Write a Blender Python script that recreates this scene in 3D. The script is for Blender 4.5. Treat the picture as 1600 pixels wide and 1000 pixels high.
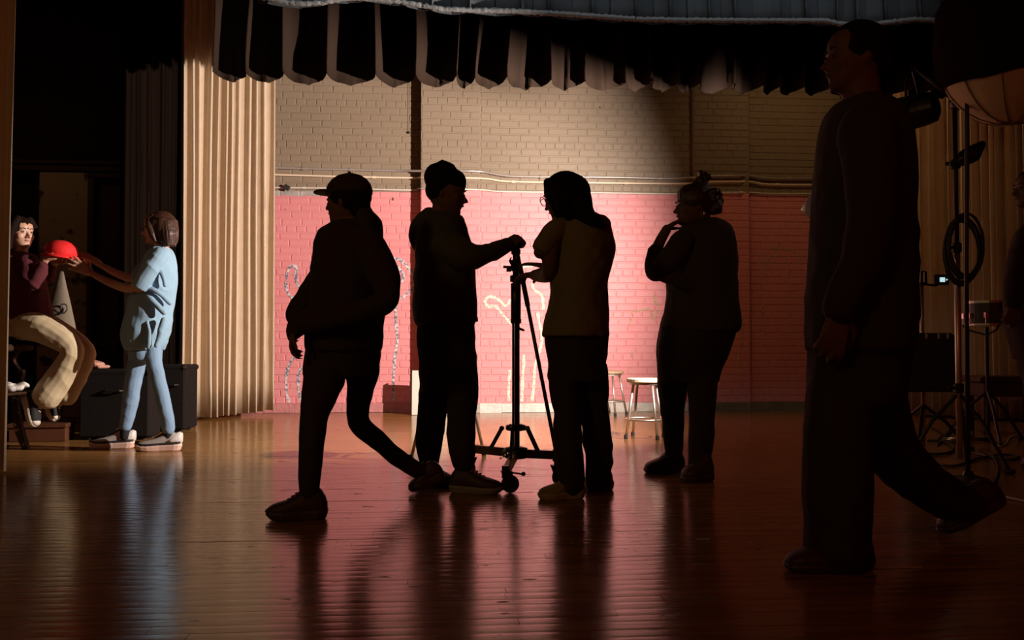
import bpy, math, random
from mathutils import Vector, Matrix, noise
random.seed(7)
SC = bpy.context.scene
COL = SC.collection
for o in list(bpy.data.objects):
    bpy.data.objects.remove(o)

# ------------------------------------------------------------------ camera
FPX, CAMH = 1400.0, 0.69
YAW, PITCH = math.radians(4.7), math.atan(40.0 / 1400.0)
cam_d = bpy.data.cameras.new('camera')
cam_d.sensor_fit = 'HORIZONTAL'
cam_d.sensor_width = 36.0
cam_d.lens = FPX / 1600.0 * 36.0
cam_d.clip_start = 0.05
cam = bpy.data.objects.new('camera', cam_d)
COL.objects.link(cam)
cam.location = (0, 0, CAMH)
cam.rotation_euler = (math.pi / 2 + PITCH, 0, -YAW)
SC.camera = cam
RT = Vector((math.cos(YAW), -math.sin(YAW), 0))
FW = Vector((math.sin(YAW), math.cos(YAW), 0))
UP = Vector((0, 0, 1))
C0 = Vector((0, 0, CAMH))


def ray(u, v):
    cx, cy = (u - 800.0) / FPX, (500.0 - v) / FPX
    return RT * cx + FW * (math.cos(PITCH) - cy * math.sin(PITCH)) + UP * (math.sin(PITCH) + cy * math.cos(PITCH))


def W(u, v, d):
    r = ray(u, v)
    return C0 + r * (d / r.dot(FW))


def G(u, v, z=0.0):
    r = ray(u, v)
    return C0 + r * ((z - CAMH) / r.z)


def PY(u, v, Y):
    r = ray(u, v)
    return C0 + r * (Y / r.y)


def XU(u, Y):          # world x of picture column u on the plane y = Y
    return PY(u, 540, Y).x


def FL(u, d):          # point of the floor under picture column u at depth d
    p = W(u, 540, d)
    return Vector((p.x, p.y, 0))


# ------------------------------------------------------------------ light, world, exposure
world = bpy.data.worlds.new('house_dark')
SC.world = world
world.use_nodes = True
bg = world.node_tree.nodes['Background']
bg.inputs[0].default_value = (1.0, 0.02, 0.0, 1)
bg.inputs[1].default_value = 0.052

KEY = W(1381, 187, 5.2)                                   # the film lamp, on a boom behind the walking man
KEY_AIM = Vector((-1.62, 9.1, 1.35))


def lamp(name, kind, loc, aim, energy, color, **kw):
    ld = bpy.data.lights.new(name, kind)
    ld.energy = energy
    ld.color = color
    for k, v in kw.items():
        setattr(ld, k, v)
    lo = bpy.data.objects.new(name, ld)
    COL.objects.link(lo)
    lo.location = loc
    lo.rotation_euler = (Vector(aim) - Vector(loc)).to_track_quat('-Z', 'Y').to_euler()
    return lo


lamp('key_spot', 'SPOT', KEY, KEY_AIM, 1900.0, (1.0, 0.88, 0.79), spot_size=math.radians(96), spot_blend=0.66, shadow_soft_size=0.022)
lamp('border_fill', 'AREA', (0.9, 4.75, 3.55), (0.9, 5.75, 2.95), 4.0, (0.80, 0.92, 1.0), shape='RECTANGLE', size=4.5, size_y=0.08, spread=math.radians(70))  # added cool fill out of frame, brightens the top border
lamp('house_fill', 'AREA', (-4.5, -2.5, 3.4), (0.3, 4.6, 1.2), 3.2, (1.0, 0.78, 0.28), shape='SQUARE', size=0.8, spread=math.radians(55))  # added weak warm fill from the unseen house side
lamp('left_wing_fill', 'AREA', W(-60, 120, 7.2), W(95, 330, 8.8), 0.9, (1.0, 0.72, 0.40), shape='SQUARE', size=0.25)  # added dim fill that lifts the mottled panel in the left wing
lamp('right_wing_fill', 'AREA', (3.35, 7.9, 3.95), (4.9, 8.3, 1.3), 7.0, (1.0, 0.66, 0.30), shape='SQUARE', size=0.3)  # added warm fill hidden above the valance, rakes the right pleated curtain

SC.view_settings.view_transform = 'Standard'
SC.view_settings.look = 'None'
SC.view_settings.gamma = 1.0
SC.view_settings.exposure = 0.0
SC.view_settings.use_curve_mapping = False
SC.cycles.max_bounces = 6
SC.cycles.use_denoising = True

# ------------------------------------------------------------------ materials
MATS = {}


def mat(name, col, rough=0.7, metal=0.0, bump=0.0, bscale=40.0, var=0.0, vscale=6.0, spec=0.5, emit=None, sheen=0.0, stretch=None):
    if name in MATS:
        return MATS[name]
    m = bpy.data.materials.new(name)
    m.use_nodes = True
    nt = m.node_tree
    b = nt.nodes['Principled BSDF']
    b.inputs['Base Color'].default_value = (*col, 1)
    b.inputs['Roughness'].default_value = rough
    b.inputs['Metallic'].default_value = metal
    b.inputs['Specular IOR Level'].default_value = spec
    if sheen:
        b.inputs['Sheen Weight'].default_value = sheen
    if emit:
        b.inputs['Emission Color'].default_value = (*emit[0], 1)
        b.inputs['Emission Strength'].default_value = emit[1]
    tc = nt.nodes.new('ShaderNodeTexCoord')
    src = tc.outputs['Object']
    if stretch:
        mp = nt.nodes.new('ShaderNodeMapping')
        mp.inputs['Scale'].default_value = stretch
        nt.links.new(src, mp.inputs[0])
        src = mp.outputs[0]
    if var:
        nz = nt.nodes.new('ShaderNodeTexNoise')
        nz.inputs['Scale'].default_value = vscale
        nz.inputs['Detail'].default_value = 5
        nt.links.new(src, nz.inputs['Vector'])
        mx = nt.nodes.new('ShaderNodeMix')
        mx.data_type = 'RGBA'
        mx.inputs[6].default_value = (*[c * (1 - var) for c in col], 1)
        mx.inputs[7].default_value = (*[min(1, c * (1 + var)) for c in col], 1)
        nt.links.new(nz.outputs[0], mx.inputs[0])
        nt.links.new(mx.outputs[2], b.inputs['Base Color'])
    if bump:
        nb = nt.nodes.new('ShaderNodeTexNoise')
        nb.inputs['Scale'].default_value = bscale
        nb.inputs['Detail'].default_value = 4
        nt.links.new(src, nb.inputs['Vector'])
        bp = nt.nodes.new('ShaderNodeBump')
        bp.inputs['Strength'].default_value = bump
        bp.inputs['Distance'].default_value = 0.01
        nt.links.new(nb.outputs[0], bp.inputs['Height'])
        nt.links.new(bp.outputs[0], b.inputs['Normal'])
    MATS[name] = m
    return m


# ------------------------------------------------------------------ mesh helpers
class M:
    def __init__(s):
        s.v, s.f = [], []

    def add(s, vs, fs):
        n = len(s.v)
        s.v += [Vector(p) for p in vs]
        s.f += [tuple(i + n for i in f) for f in fs]
        return s

    def box(s, c, size, rot=None, taper=1.0):
        x, y, z = [k / 2 for k in size]
        vs = []
        for sz in (-1, 1):
            t = taper if sz > 0 else 1.0
            vs += [Vector((-x * t, -y * t, sz * z)), Vector((x * t, -y * t, sz * z)), Vector((x * t, y * t, sz * z)), Vector((-x * t, y * t, sz * z))]
        if rot is not None:
            vs = [rot @ p for p in vs]
        c = Vector(c)
        return s.add([p + c for p in vs], [(0, 3, 2, 1), (4, 5, 6, 7), (0, 1, 5, 4), (1, 2, 6, 5), (2, 3, 7, 6), (3, 0, 4, 7)])

    def bbox(s, c, size, bev=0.006, rot=None):       # box with chamfered edges
        x, y, z = [k / 2 for k in size]
        rings = []
        for (zz, i) in ((-z, bev), (-z + bev, 0), (z - bev, 0), (z, bev)):
            a, b = x - i, y - i
            k = bev
            rings.append([Vector(p) for p in ((-a + k, -b, zz), (a - k, -b, zz), (a, -b + k, zz), (a, b - k, zz), (a - k, b, zz), (-a + k, b, zz), (-a, b - k, zz), (-a, -b + k, zz))])
        if rot is not None:
            rings = [[rot @ p for p in r] for r in rings]
        c = Vector(c)
        return s.rings([[p + c for p in r] for r in rings])

    def rings(s, rs, cap=True, closed=False):
        n = len(rs[0])
        vs = [p for r in rs for p in r]
        fs = []
        m = len(rs)
        for i in range(m if closed else m - 1):
            j = (i + 1) % m
            for k in range(n):
                l = (k + 1) % n
                fs.append((i * n + k, i * n + l, j * n + l, j * n + k))
        if cap and not closed:
            fs.append(tuple(range(n - 1, -1, -1)))
            fs.append(tuple((m - 1) * n + k for k in range(n)))
        return s.add(vs, fs)

    def loft(s, secs, n=18):                          # secs: (centre, A, B) ellipses
        return s.rings([[c + A * math.cos(2 * math.pi * k / n) + B * math.sin(2 * math.pi * k / n) for k in range(n)] for c, A, B in secs])

    def sphere(s, c, r, n=12, sc=(1, 1, 1), rot=None):
        c = Vector(c)
        rs = []
        m = max(6, n // 2 + 2)
        for i in range(1, m):
            a = math.pi * i / m
            ring = []
            for k in range(n):
                b = 2 * math.pi * k / n
                p = Vector((r * sc[0] * math.sin(a) * math.cos(b), r * sc[1] * math.sin(a) * math.sin(b), -r * sc[2] * math.cos(a)))
                ring.append(c + (rot @ p if rot is not None else p))
            rs.append(ring)
        return s.rings(rs)

    def tube(s, pts, rad, n=10, closed=False, ends=False):
        pts = [Vector(p) for p in pts]
        if not isinstance(rad, (list, tuple)):
            rad = [rad] * len(pts)
        rs = []
        m = len(pts)
        prev = None
        for i, p in enumerate(pts):
            a = pts[(i - 1) % m] if (i > 0 or closed) else p
            b = pts[(i + 1) % m] if (i < m - 1 or closed) else p
            t = (b - a)
            if t.length < 1e-7:
                t = Vector((0, 0, 1))
            t.normalize()
            if prev is None:
                ref = Vector((0, 0, 1)) if abs(t.z) < 0.9 else Vector((1, 0, 0))
                x = t.cross(ref).normalized()
            else:
                x = (prev - t * prev.dot(t))
                if x.length < 1e-6:
                    x = t.cross(Vector((1, 0, 0)))
                x.normalize()
            prev = x
            y = t.cross(x)
            rs.append([p + (x * math.cos(2 * math.pi * k / n) + y * math.sin(2 * math.pi * k / n)) * rad[i] for k in range(n)])
        s.rings(rs, closed=closed)
        if ends:
            s.sphere(pts[0], rad[0] * 0.99, n)
            s.sphere(pts[-1], rad[-1] * 0.99, n)
        return s

    def lathe(s, base, prof, n=24, axis=None):        # prof: (r, z)
        base = Vector(base)
        rot = Vector((0, 0, 1)).rotation_difference(Vector(axis)).to_matrix() if axis is not None else Matrix.Identity(3)
        return s.rings([[base + rot @ Vector((r * math.cos(2 * math.pi * k / n), r * math.sin(2 * math.pi * k / n), z)) for k in range(n)] for r, z in prof])

    def mesh(s, name, org=(0, 0, 0), smooth=False):
        me = bpy.data.meshes.new(name)
        o = Vector(org)
        me.from_pydata([p - o for p in s.v], [], s.f)
        if smooth:
            me.polygons.foreach_set('use_smooth', [True] * len(me.polygons))
        me.update()
        return me


ORG = {}


def link(name, me, m=None, parent=None, org=(0, 0, 0)):
    o = bpy.data.objects.new(name, me)
    COL.objects.link(o)
    if m is not None:
        me.materials.clear()
        me.materials.append(m)
    if parent is not None:
        o.parent = parent
        ORG[o.name] = ORG[parent.name]
    else:
        o.location = org
        ORG[o.name] = Vector(org)
    return o


def obj(name, mm, m, parent=None, org=None, smooth=False):
    og = ORG[parent.name] if parent is not None else Vector(org if org is not None else (0, 0, 0))
    return link(name, mm.mesh(name, og, smooth), m, parent, og)


def tag(o, label, cat, group=None, kind=None):
    o['label'] = label
    o['category'] = cat
    if group:
        o['group'] = group
    if kind:
        o['kind'] = kind
    return o


def thing(name, label, cat, loc, group=None):
    o = bpy.data.objects.new(name, None)
    COL.objects.link(o)
    o.location = loc
    ORG[o.name] = Vector(loc)
    return tag(o, label, cat, group)


def struct(name, mm, m, label=None, parent=None, smooth=False):
    o = obj(name, mm, m, parent, smooth=smooth)
    if parent is None:
        o['kind'] = 'structure'
        if label:
            o['label'] = label
    return o


def cr(pts, sub=4):                                   # Catmull-Rom through tuples
    out = []
    n = len(pts)
    for i in range(n - 1):
        p0, p1, p2, p3 = pts[max(0, i - 1)], pts[i], pts[i + 1], pts[min(n - 1, i + 2)]
        for k in range(sub):
            t = k / sub
            out.append(tuple(0.5 * (2 * b + (c - a) * t + (2 * a - 5 * b + 4 * c - d) * t * t + (3 * b - a - 3 * c + d) * t ** 3) for a, b, c, d in zip(p0, p1, p2, p3)))
    out.append(tuple(pts[-1]))
    return out


def fuse(mm, name, voxel=0.006, smooth=3, org=(0, 0, 0), ripple=0.0, rscale=9.0):
    """melts overlapping closed shells into one continuous skin"""
    me = mm.mesh(name, org)
    o = bpy.data.objects.new('tmp', me)
    COL.objects.link(o)
    r = o.modifiers.new('r', 'REMESH')
    r.mode = 'VOXEL'
    r.voxel_size = voxel
    r.use_smooth_shade = True
    if smooth:
        sm = o.modifiers.new('s', 'SMOOTH')
        sm.factor = 0.5
        sm.iterations = smooth
    dg = bpy.context.evaluated_depsgraph_get()
    out = bpy.data.meshes.new_from_object(o.evaluated_get(dg))
    out.name = name
    bpy.data.objects.remove(o)
    bpy.data.meshes.remove(me)
    if ripple:
        out.update()
        ns = [v.normal.copy() for v in out.vertices]
        for v, nn in zip(out.vertices, ns):
            q = v.co * rscale
            w = noise.noise(Vector((q.x + 0.8 * q.z, q.y, q.z * 0.45)))
            w2 = noise.noise(Vector((q.x * 2.3 - q.z, q.y * 2.3, q.z * 1.1 + 7)))
            v.co += nn * ripple * (1 - 2 * abs(w) + 0.5 * w2)
    out.polygons.foreach_set('use_smooth', [True] * len(out.polygons))
    return out

# ------------------------------------------------------------------ the setting
YW = 0.5 * (G(430, 645).y + G(1260, 640).y)
ZPAINT = 2.30
COURSE, STRETCH, JOINT = 0.0737, 0.2045, 0.010


def brick_material():
    m = bpy.data.materials.new('painted_brick')
    m.use_nodes = True
    nt = m.node_tree
    N, L = nt.nodes, nt.links
    b = N['Principled BSDF']
    b.inputs['Roughness'].default_value = 0.5
    b.inputs['Specular IOR Level'].default_value = 0.35
    geo = N.new('ShaderNodeNewGeometry')
    sep = N.new('ShaderNodeSeparateXYZ')
    L.new(geo.outputs['Position'], sep.inputs[0])
    nz = N.new('ShaderNodeTexNoise')
    nz.inputs['Scale'].default_value = 9
    nz.inputs['Detail'].default_value = 6
    L.new(geo.outputs['Position'], nz.inputs['Vector'])

    def math_(op, a, bb):
        n = N.new('ShaderNodeMath')
        n.operation = op
        for i, q in enumerate((a, bb)):
            if isinstance(q, (int, float)):
                n.inputs[i].default_value = q
            else:
                L.new(q, n.inputs[i])
        return n.outputs[0]

    def mix(f, a, bb):
        n = N.new('ShaderNodeMix')
        n.data_type = 'RGBA'
        L.new(f, n.inputs[0])
        for i, q in ((6, a), (7, bb)):
            if isinstance(q, tuple):
                n.inputs[i].default_value = (*q, 1)
            else:
                L.new(q, n.inputs[i])
        return n.outputs[2]
    jz = math_('ADD', sep.outputs[2], math_('MULTIPLY', math_('SUBTRACT', nz.outputs[0], 0.5), 0.05))
    upper = math_('GREATER_THAN', jz, ZPAINT - 0.006)
    band = math_('MULTIPLY', math_('GREATER_THAN', jz, ZPAINT - 0.062), math_('LESS_THAN', sep.outputs[0], -0.78))
    nb = N.new('ShaderNodeTexNoise')
    nb.inputs['Scale'].default_value = 2.2
    L.new(geo.outputs['Position'], nb.inputs['Vector'])
    pink = mix(nb.outputs[0], (0.66, 0.225, 0.23), (0.74, 0.28, 0.285))
    tan = mix(nb.outputs[0], (0.245, 0.175, 0.118), (0.285, 0.205, 0.14))
    raw = mix(nz.outputs[0], (0.16, 0.13, 0.12), (0.62, 0.55, 0.50))
    c = mix(band, pink, raw)
    c = mix(upper, c, tan)
    chip = N.new('ShaderNodeTexNoise')
    chip.inputs['Scale'].default_value = 5.5
    chip.inputs['Detail'].default_value = 8
    L.new(geo.outputs['Position'], chip.inputs['Vector'])
    c = mix(math_('GREATER_THAN', chip.outputs[0], 0.735), c, (0.10, 0.05, 0.04))
    L.new(c, b.inputs['Base Color'])
    n2 = N.new('ShaderNodeTexNoise')
    n2.inputs['Scale'].default_value = 38
    n2.inputs['Detail'].default_value = 6
    L.new(geo.outputs['Position'], n2.inputs['Vector'])
    bp = N.new('ShaderNodeBump')
    bp.inputs['Strength'].default_value = 0.35
    bp.inputs['Distance'].default_value = 0.006
    L.new(n2.outputs[0], bp.inputs['Height'])
    L.new(bp.outputs[0], b.inputs['Normal'])
    return m


BRICK = brick_material()
# wall faces: (left column, right column, how far the face stands out)
SECT = [(245, 657, 0.0), (657, 750, 0.175), (750, 1085, 0.140), (1085, 1172, 0.20), (1172, 1440, 0.13)]
FACES = [(XU(a, YW - o), XU(b, YW - o), YW - o) for a, b, o in SECT]
wb = M()
for x0, x1, y in FACES:
    wb.box(((x0 + x1) / 2, y + 0.20, 2.6), (x1 - x0, 0.40, 5.2))
wall_back = struct('wall_back', wb, BRICK, 'painted brick back wall of the stage, pink below and tan above')


def brick_mesh(w, name):
    mm = M()
    h, d, iv = COURSE - JOINT, 0.012, 0.005
    a, b = w / 2, h / 2
    mm.rings([[Vector(p) for p in ((-a, 0, -b), (a, 0, -b), (a, 0, b), (-a, 0, b))],
              [Vector(p) for p in ((-a, -d + iv, -b), (a, -d + iv, -b), (a, -d + iv, b), (-a, -d + iv, b))],
              [Vector(p) for p in ((-a + iv, -d, -b + iv), (a - iv, -d, -b + iv), (a - iv, -d, b - iv), (-a + iv, -d, b - iv))]])
    me = mm.mesh(name)
    me.materials.append(BRICK)
    return me


bricks = []                                            # (x0, x1, z, y)
for si, (x0, x1, y) in enumerate(FACES):
    for r in range(1, 54):
        z = 0.0153 + (r + 0.5) * COURSE
        head = (r % 6 == 1)
        pit = STRETCH / 2 if head else STRETCH
        x = x0 - (pit * 0.5 if r % 2 else 0) + 0.012 * math.sin(r * 7.3 + si)
        while x < x1 - 0.02:
            a, b = max(x, x0), min(x + pit, x1)
            if b - a > 0.03:
                bricks.append((a + JOINT / 2 + random.uniform(-.002, .002), b - JOINT / 2, z + random.uniform(-.0015, .0015), y + 0.0047 + random.uniform(0, 0.002)))
            x += pit
vis = [b for b in bricks if XU(428, YW) < b[0] < XU(1000, YW) and 0.1 < b[2] < 3.6]
vis.sort(key=lambda b: -(b[1] - b[0]) * 0 + abs(b[2] - ZPAINT) + 0.35 * abs((b[0] + b[1]) / 2 + 0.6))
singles = set(vis[:300])
BM = {}
rest = M()
for b in bricks:
    w = b[1] - b[0]
    c = Vector(((b[0] + b[1]) / 2, b[3], b[2]))
    if b in singles:
        k = round(w, 2)
        if k not in BM:
            BM[k] = brick_mesh(k, 'brick')
        o = link('brick', BM[k], None, wall_back)
        o.location = c
        o.rotation_euler = (random.uniform(-.012, .012), random.uniform(-.006, .006), random.uniform(-.012, .012))
        o.scale = (w / k, 1, 1)
    else:
        h, d, iv = COURSE - JOINT, 0.012, 0.005
        a, hb = w / 2, h / 2
        rt = Matrix.Rotation(random.uniform(-.012, .012), 3, 'Z') @ Matrix.Rotation(random.uniform(-.012, .012), 3, 'X')
        rest.rings([[c + rt @ Vector(p) for p in q] for q in (
            ((-a, 0, -hb), (a, 0, -hb), (a, 0, hb), (-a, 0, hb)),
            ((-a, -d + iv, -hb), (a, -d + iv, -hb), (a, -d + iv, hb), (-a, -d + iv, hb)),
            ((-a + iv, -d, -hb + iv), (a - iv, -d, -hb + iv), (a - iv, -d, hb - iv), (-a + iv, -d, hb - iv)))])
o = obj('brick_courses', rest, BRICK, wall_back)
o['kind'] = 'stuff'

# chalk figures drawn on the pink wall
def chalk_mat(name, ca, cb, hole):
    m = bpy.data.materials.new(name)
    m.use_nodes = True
    nt = m.node_tree
    b = nt.nodes['Principled BSDF']
    b.inputs['Roughness'].default_value = 0.9
    g = nt.nodes.new('ShaderNodeNewGeometry')
    nz = nt.nodes.new('ShaderNodeTexNoise')
    nz.inputs['Scale'].default_value = 45
    nz.inputs['Detail'].default_value = 3
    nt.links.new(g.outputs['Position'], nz.inputs['Vector'])
    rp = nt.nodes.new('ShaderNodeValToRGB')
    rp.color_ramp.elements[0].position = 0.42
    rp.color_ramp.elements[0].color = (*ca, 1)
    rp.color_ramp.elements[1].position = 0.58
    rp.color_ramp.elements[1].color = (*cb, 1)
    nt.links.new(nz.outputs[0], rp.inputs[0])
    nt.links.new(rp.outputs[0], b.inputs['Base Color'])
    n2 = nt.nodes.new('ShaderNodeTexNoise')
    n2.inputs['Scale'].default_value = 26
    n2.inputs['Detail'].default_value = 4
    nt.links.new(g.outputs['Position'], n2.inputs['Vector'])
    th = nt.nodes.new('ShaderNodeMath')
    th.operation = 'GREATER_THAN'
    th.inputs[1].default_value = hole
    nt.links.new(n2.outputs[0], th.inputs[0])
    nt.links.new(th.outputs[0], b.inputs['Alpha'])
    return m


CH_BLUE = chalk_mat('blue_grey_chalk', (0.16, 0.15, 0.22), (0.66, 0.60, 0.58), 0.36)
CH_CREAM = chalk_mat('cream_chalk', (0.62, 0.42, 0.33), (0.86, 0.78, 0.60), 0.36)
CH_FAINT = chalk_mat('faint_chalk', (0.50, 0.24, 0.16), (0.52, 0.40, 0.24), 0.47)


def face_y(x):
    for x0, x1, y in FACES:
        if x0 <= x <= x1:
            return y
    return YW


def stroke(pts, wpx, m):
    pts = cr(pts, 5)
    q = []
    for i, (u, v) in enumerate(pts):
        x = XU(u, YW)
        y = face_y(x) - 0.0082
        q.append((PY(u, v, y), y))
    mm = M()
    rs = []
    for i, (p, y) in enumerate(q):
        a, b = q[max(0, i - 1)][0], q[min(len(q) - 1, i + 1)][0]
        t = (b - a)
        t.y = 0
        t.normalize()
        s = Vector((-t.z, 0, t.x)) * (wpx * YW / FPX / 2 * (0.8 + 0.4 * noise.noise(Vector((i * .7, wpx, p.x)))))
        e = Vector((0, 0.0035, 0))
        rs.append([p + s, p - s, p - s + e, p + s + e])
    mm.rings(rs)
    obj('chalk_line', mm, m, wall_back)


for pts in (
    [(464, 471), (450, 458), (447, 440), (451, 421), (458, 415), (464, 419), (462, 432), (466, 447), (479, 461)],
    [(469, 548), (453, 568), (447, 591), (448, 614), (452, 629)],
    [(480, 572), (468, 579), (466, 603), (471, 629)],
    [(608, 403), (627, 407), (644, 428), (646, 447), (627, 468)],
    [(621, 415), (630, 430), (627, 441)],
    [(618, 474), (619, 508), (621, 531), (616, 569), (614, 626)],
    [(587, 572), (582, 607), (577, 629)]):
    stroke(pts, 5.0, CH_BLUE)
for pts in (
    [(797, 468), (791, 478), (780, 469), (771, 464), (763, 464), (758, 471), (763, 479), (774, 478), (785, 491), (799, 506)],
    [(815, 417), (823, 416), (833, 416)],
    [(831, 443), (835, 453), (847, 463), (849, 484)],
    [(840, 487), (843, 505), (847, 526), (843, 549), (836, 573), (834, 604), (831, 627)],
    [(819, 554), (817, 588), (815, 627)],
    [(797, 578), (795, 601), (795, 626)]):
    stroke(pts, 5.5, CH_CREAM)
for pts in (
    [(984, 510), (987, 494), (992, 486), (1005, 484), (1018, 484), (1022, 501)],
    [(989, 547), (986, 567), (984, 589)],
    [(1026, 455), (1023, 470), (1030, 478), (1026, 496)],
    [(1195, 396), (1203, 389), (1216, 387), (1232, 390), (1245, 396), (1251, 412)],
    [(1199, 432), (1199, 410), (1208, 401), (1220, 398), (1229, 405), (1233, 420), (1231, 436)],
    [(1218, 380), (1217, 392)],
    [(1193, 398), (1189, 427), (1192, 470), (1194, 510), (1195, 542)],
    [(1150, 470), (1158, 490), (1160, 520), (1156, 560), (1157, 600)],
    [(1236, 440), (1234, 480), (1238, 520)]):
    stroke(pts, 4.0, CH_FAINT)

# baseboard, one weathered strip per wall face
m_base = mat('weathered_baseboard', (0.42, 0.37, 0.31), 0.8, bump=0.8, bscale=30, var=0.5, vscale=7)
m_basep = mat('pink_baseboard', (0.52, 0.19, 0.18), 0.7, bump=0.8, bscale=30, var=0.3, vscale=7)
m_basew = mat('whitish_baseboard', (0.62, 0.56, 0.50), 0.75, bump=0.8, bscale=30, var=0.35, vscale=9)
m_based = mat('grey_brown_baseboard', (0.20, 0.15, 0.09), 0.8, bump=0.8, bscale=30, var=0.5, vscale=7)  # darker grey-brown for the two rightmost wall faces
for i, (x0, x1, y) in enumerate(FACES):
    mm = M()
    n = 10
    for k in range(n):
        a, b = x0 + (x1 - x0) * k / n, x0 + (x1 - x0) * (k + 1) / n
        mm.box(((a + b) / 2, y - 0.012 - random.uniform(0, .004), 0.048), (b - a - 0.002, 0.022, 0.096 + random.uniform(-.006, .004)))
    struct('baseboard_back' if i == 0 else 'baseboard_back.%03d' % i, mm, (m_basep, m_base, m_basew, m_based, m_based)[i])

# conduits that run along the wall
def wall_run(name, pts, r, m, label, off=0.03, clips=()):
    t = thing(name, label, 'pipe', PY(pts[0][0], pts[0][1], YW - off), 'conduits along the painted wall')
    P = []
    for (u, v) in cr(pts, 4):
        y = face_y(XU(u, YW)) - off
        P.append(PY(u, v, y))
    obj('pipe', M().tube(P, r, 10), m, t, smooth=True)
    for cu in clips:
        j = min(range(len(P)), key=lambda i: abs(P[i].x - XU(cu, YW)))
        d = (P[min(j + 1, len(P) - 1)] - P[max(j - 1, 0)]).normalized()
        mm = M().tube([P[j] - d * .02, P[j] + d * .02], r * 1.45, 10)
        mm.box(P[j] + Vector((0, off / 2, 0)), (0.02, off, 0.012))
        obj('clip', mm, m, t)
    return t


m_cond = mat('grey_conduit', (0.40, 0.33, 0.29), 0.35, 0.3)
m_condp = mat('pale_conduit', (0.80, 0.62, 0.45), 0.4)
m_ledge = mat('pale_conduit_low', (0.62, 0.55, 0.48), 0.45, var=0.3, vscale=20)
wall_run('wall_pipe', [(300, 258), (430, 262), (520, 264.5), (640, 267), (700, 267), (750, 268), (785, 274), (820, 276), (950, 277), (1050, 279), (1085, 276.5), (1110, 275), (1172, 275), (1200, 278.5), (1280, 279), (1420, 280)], 0.0125, m_cond, 'uppermost grey conduit running along the tan bricks', 0.035, (438, 484, 560, 845, 925, 1020, 1230))
wall_run('wall_pipe', [(300, 270), (430, 273), (520, 275.5), (640, 278), (660, 277.5), (750, 278.5), (785, 283), (830, 284.5), (950, 286), (1050, 287), (1085, 286), (1110, 284), (1172, 284), (1200, 288), (1280, 289), (1420, 290)], 0.010, m_condp, 'pale conduit just under the grey conduit on the tan bricks', 0.032, (585, 802, 980, 1210))
wall_run('wall_pipe', [(300, 290), (430, 293), (520, 294), (640, 297), (660, 294.5), (750, 296.5), (790, 299.5), (950, 301.5), (1050, 303), (1085, 302), (1110, 301), (1172, 301), (1200, 302.5), (1270, 303), (1420, 304)], 0.009, m_ledge, 'lowest thin conduit along the edge where pink paint starts', 0.026, (470, 560, 900, 1150))

m_blk = mat('black_plastic', (0.022, 0.018, 0.016), 0.55)
t = tag(obj('gaffer_tape_lump', M().bbox(PY(448, 293, YW - 0.065), (0.062, 0.03, 0.052), 0.006, Matrix.Rotation(0.5, 3, 'Y')), m_blk, org=PY(448, 293, YW - 0.065)), 'small black lump of tape stuck on the lowest conduit by the beige curtain', 'tape')
pc = PY(639, 207, YW - 0.03)
t = thing('pull_cord', 'thin cord with a small black ball hanging on the tan bricks', 'cord', pc)
obj('cord', M().tube([pc + Vector((-.004, 0, 1.2)), pc + Vector((.003, 0, .6)), pc], 0.0022, 6), m_blk, t)
obj('ball', M().sphere(pc, 0.013, 10), m_blk, t, smooth=True)

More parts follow.
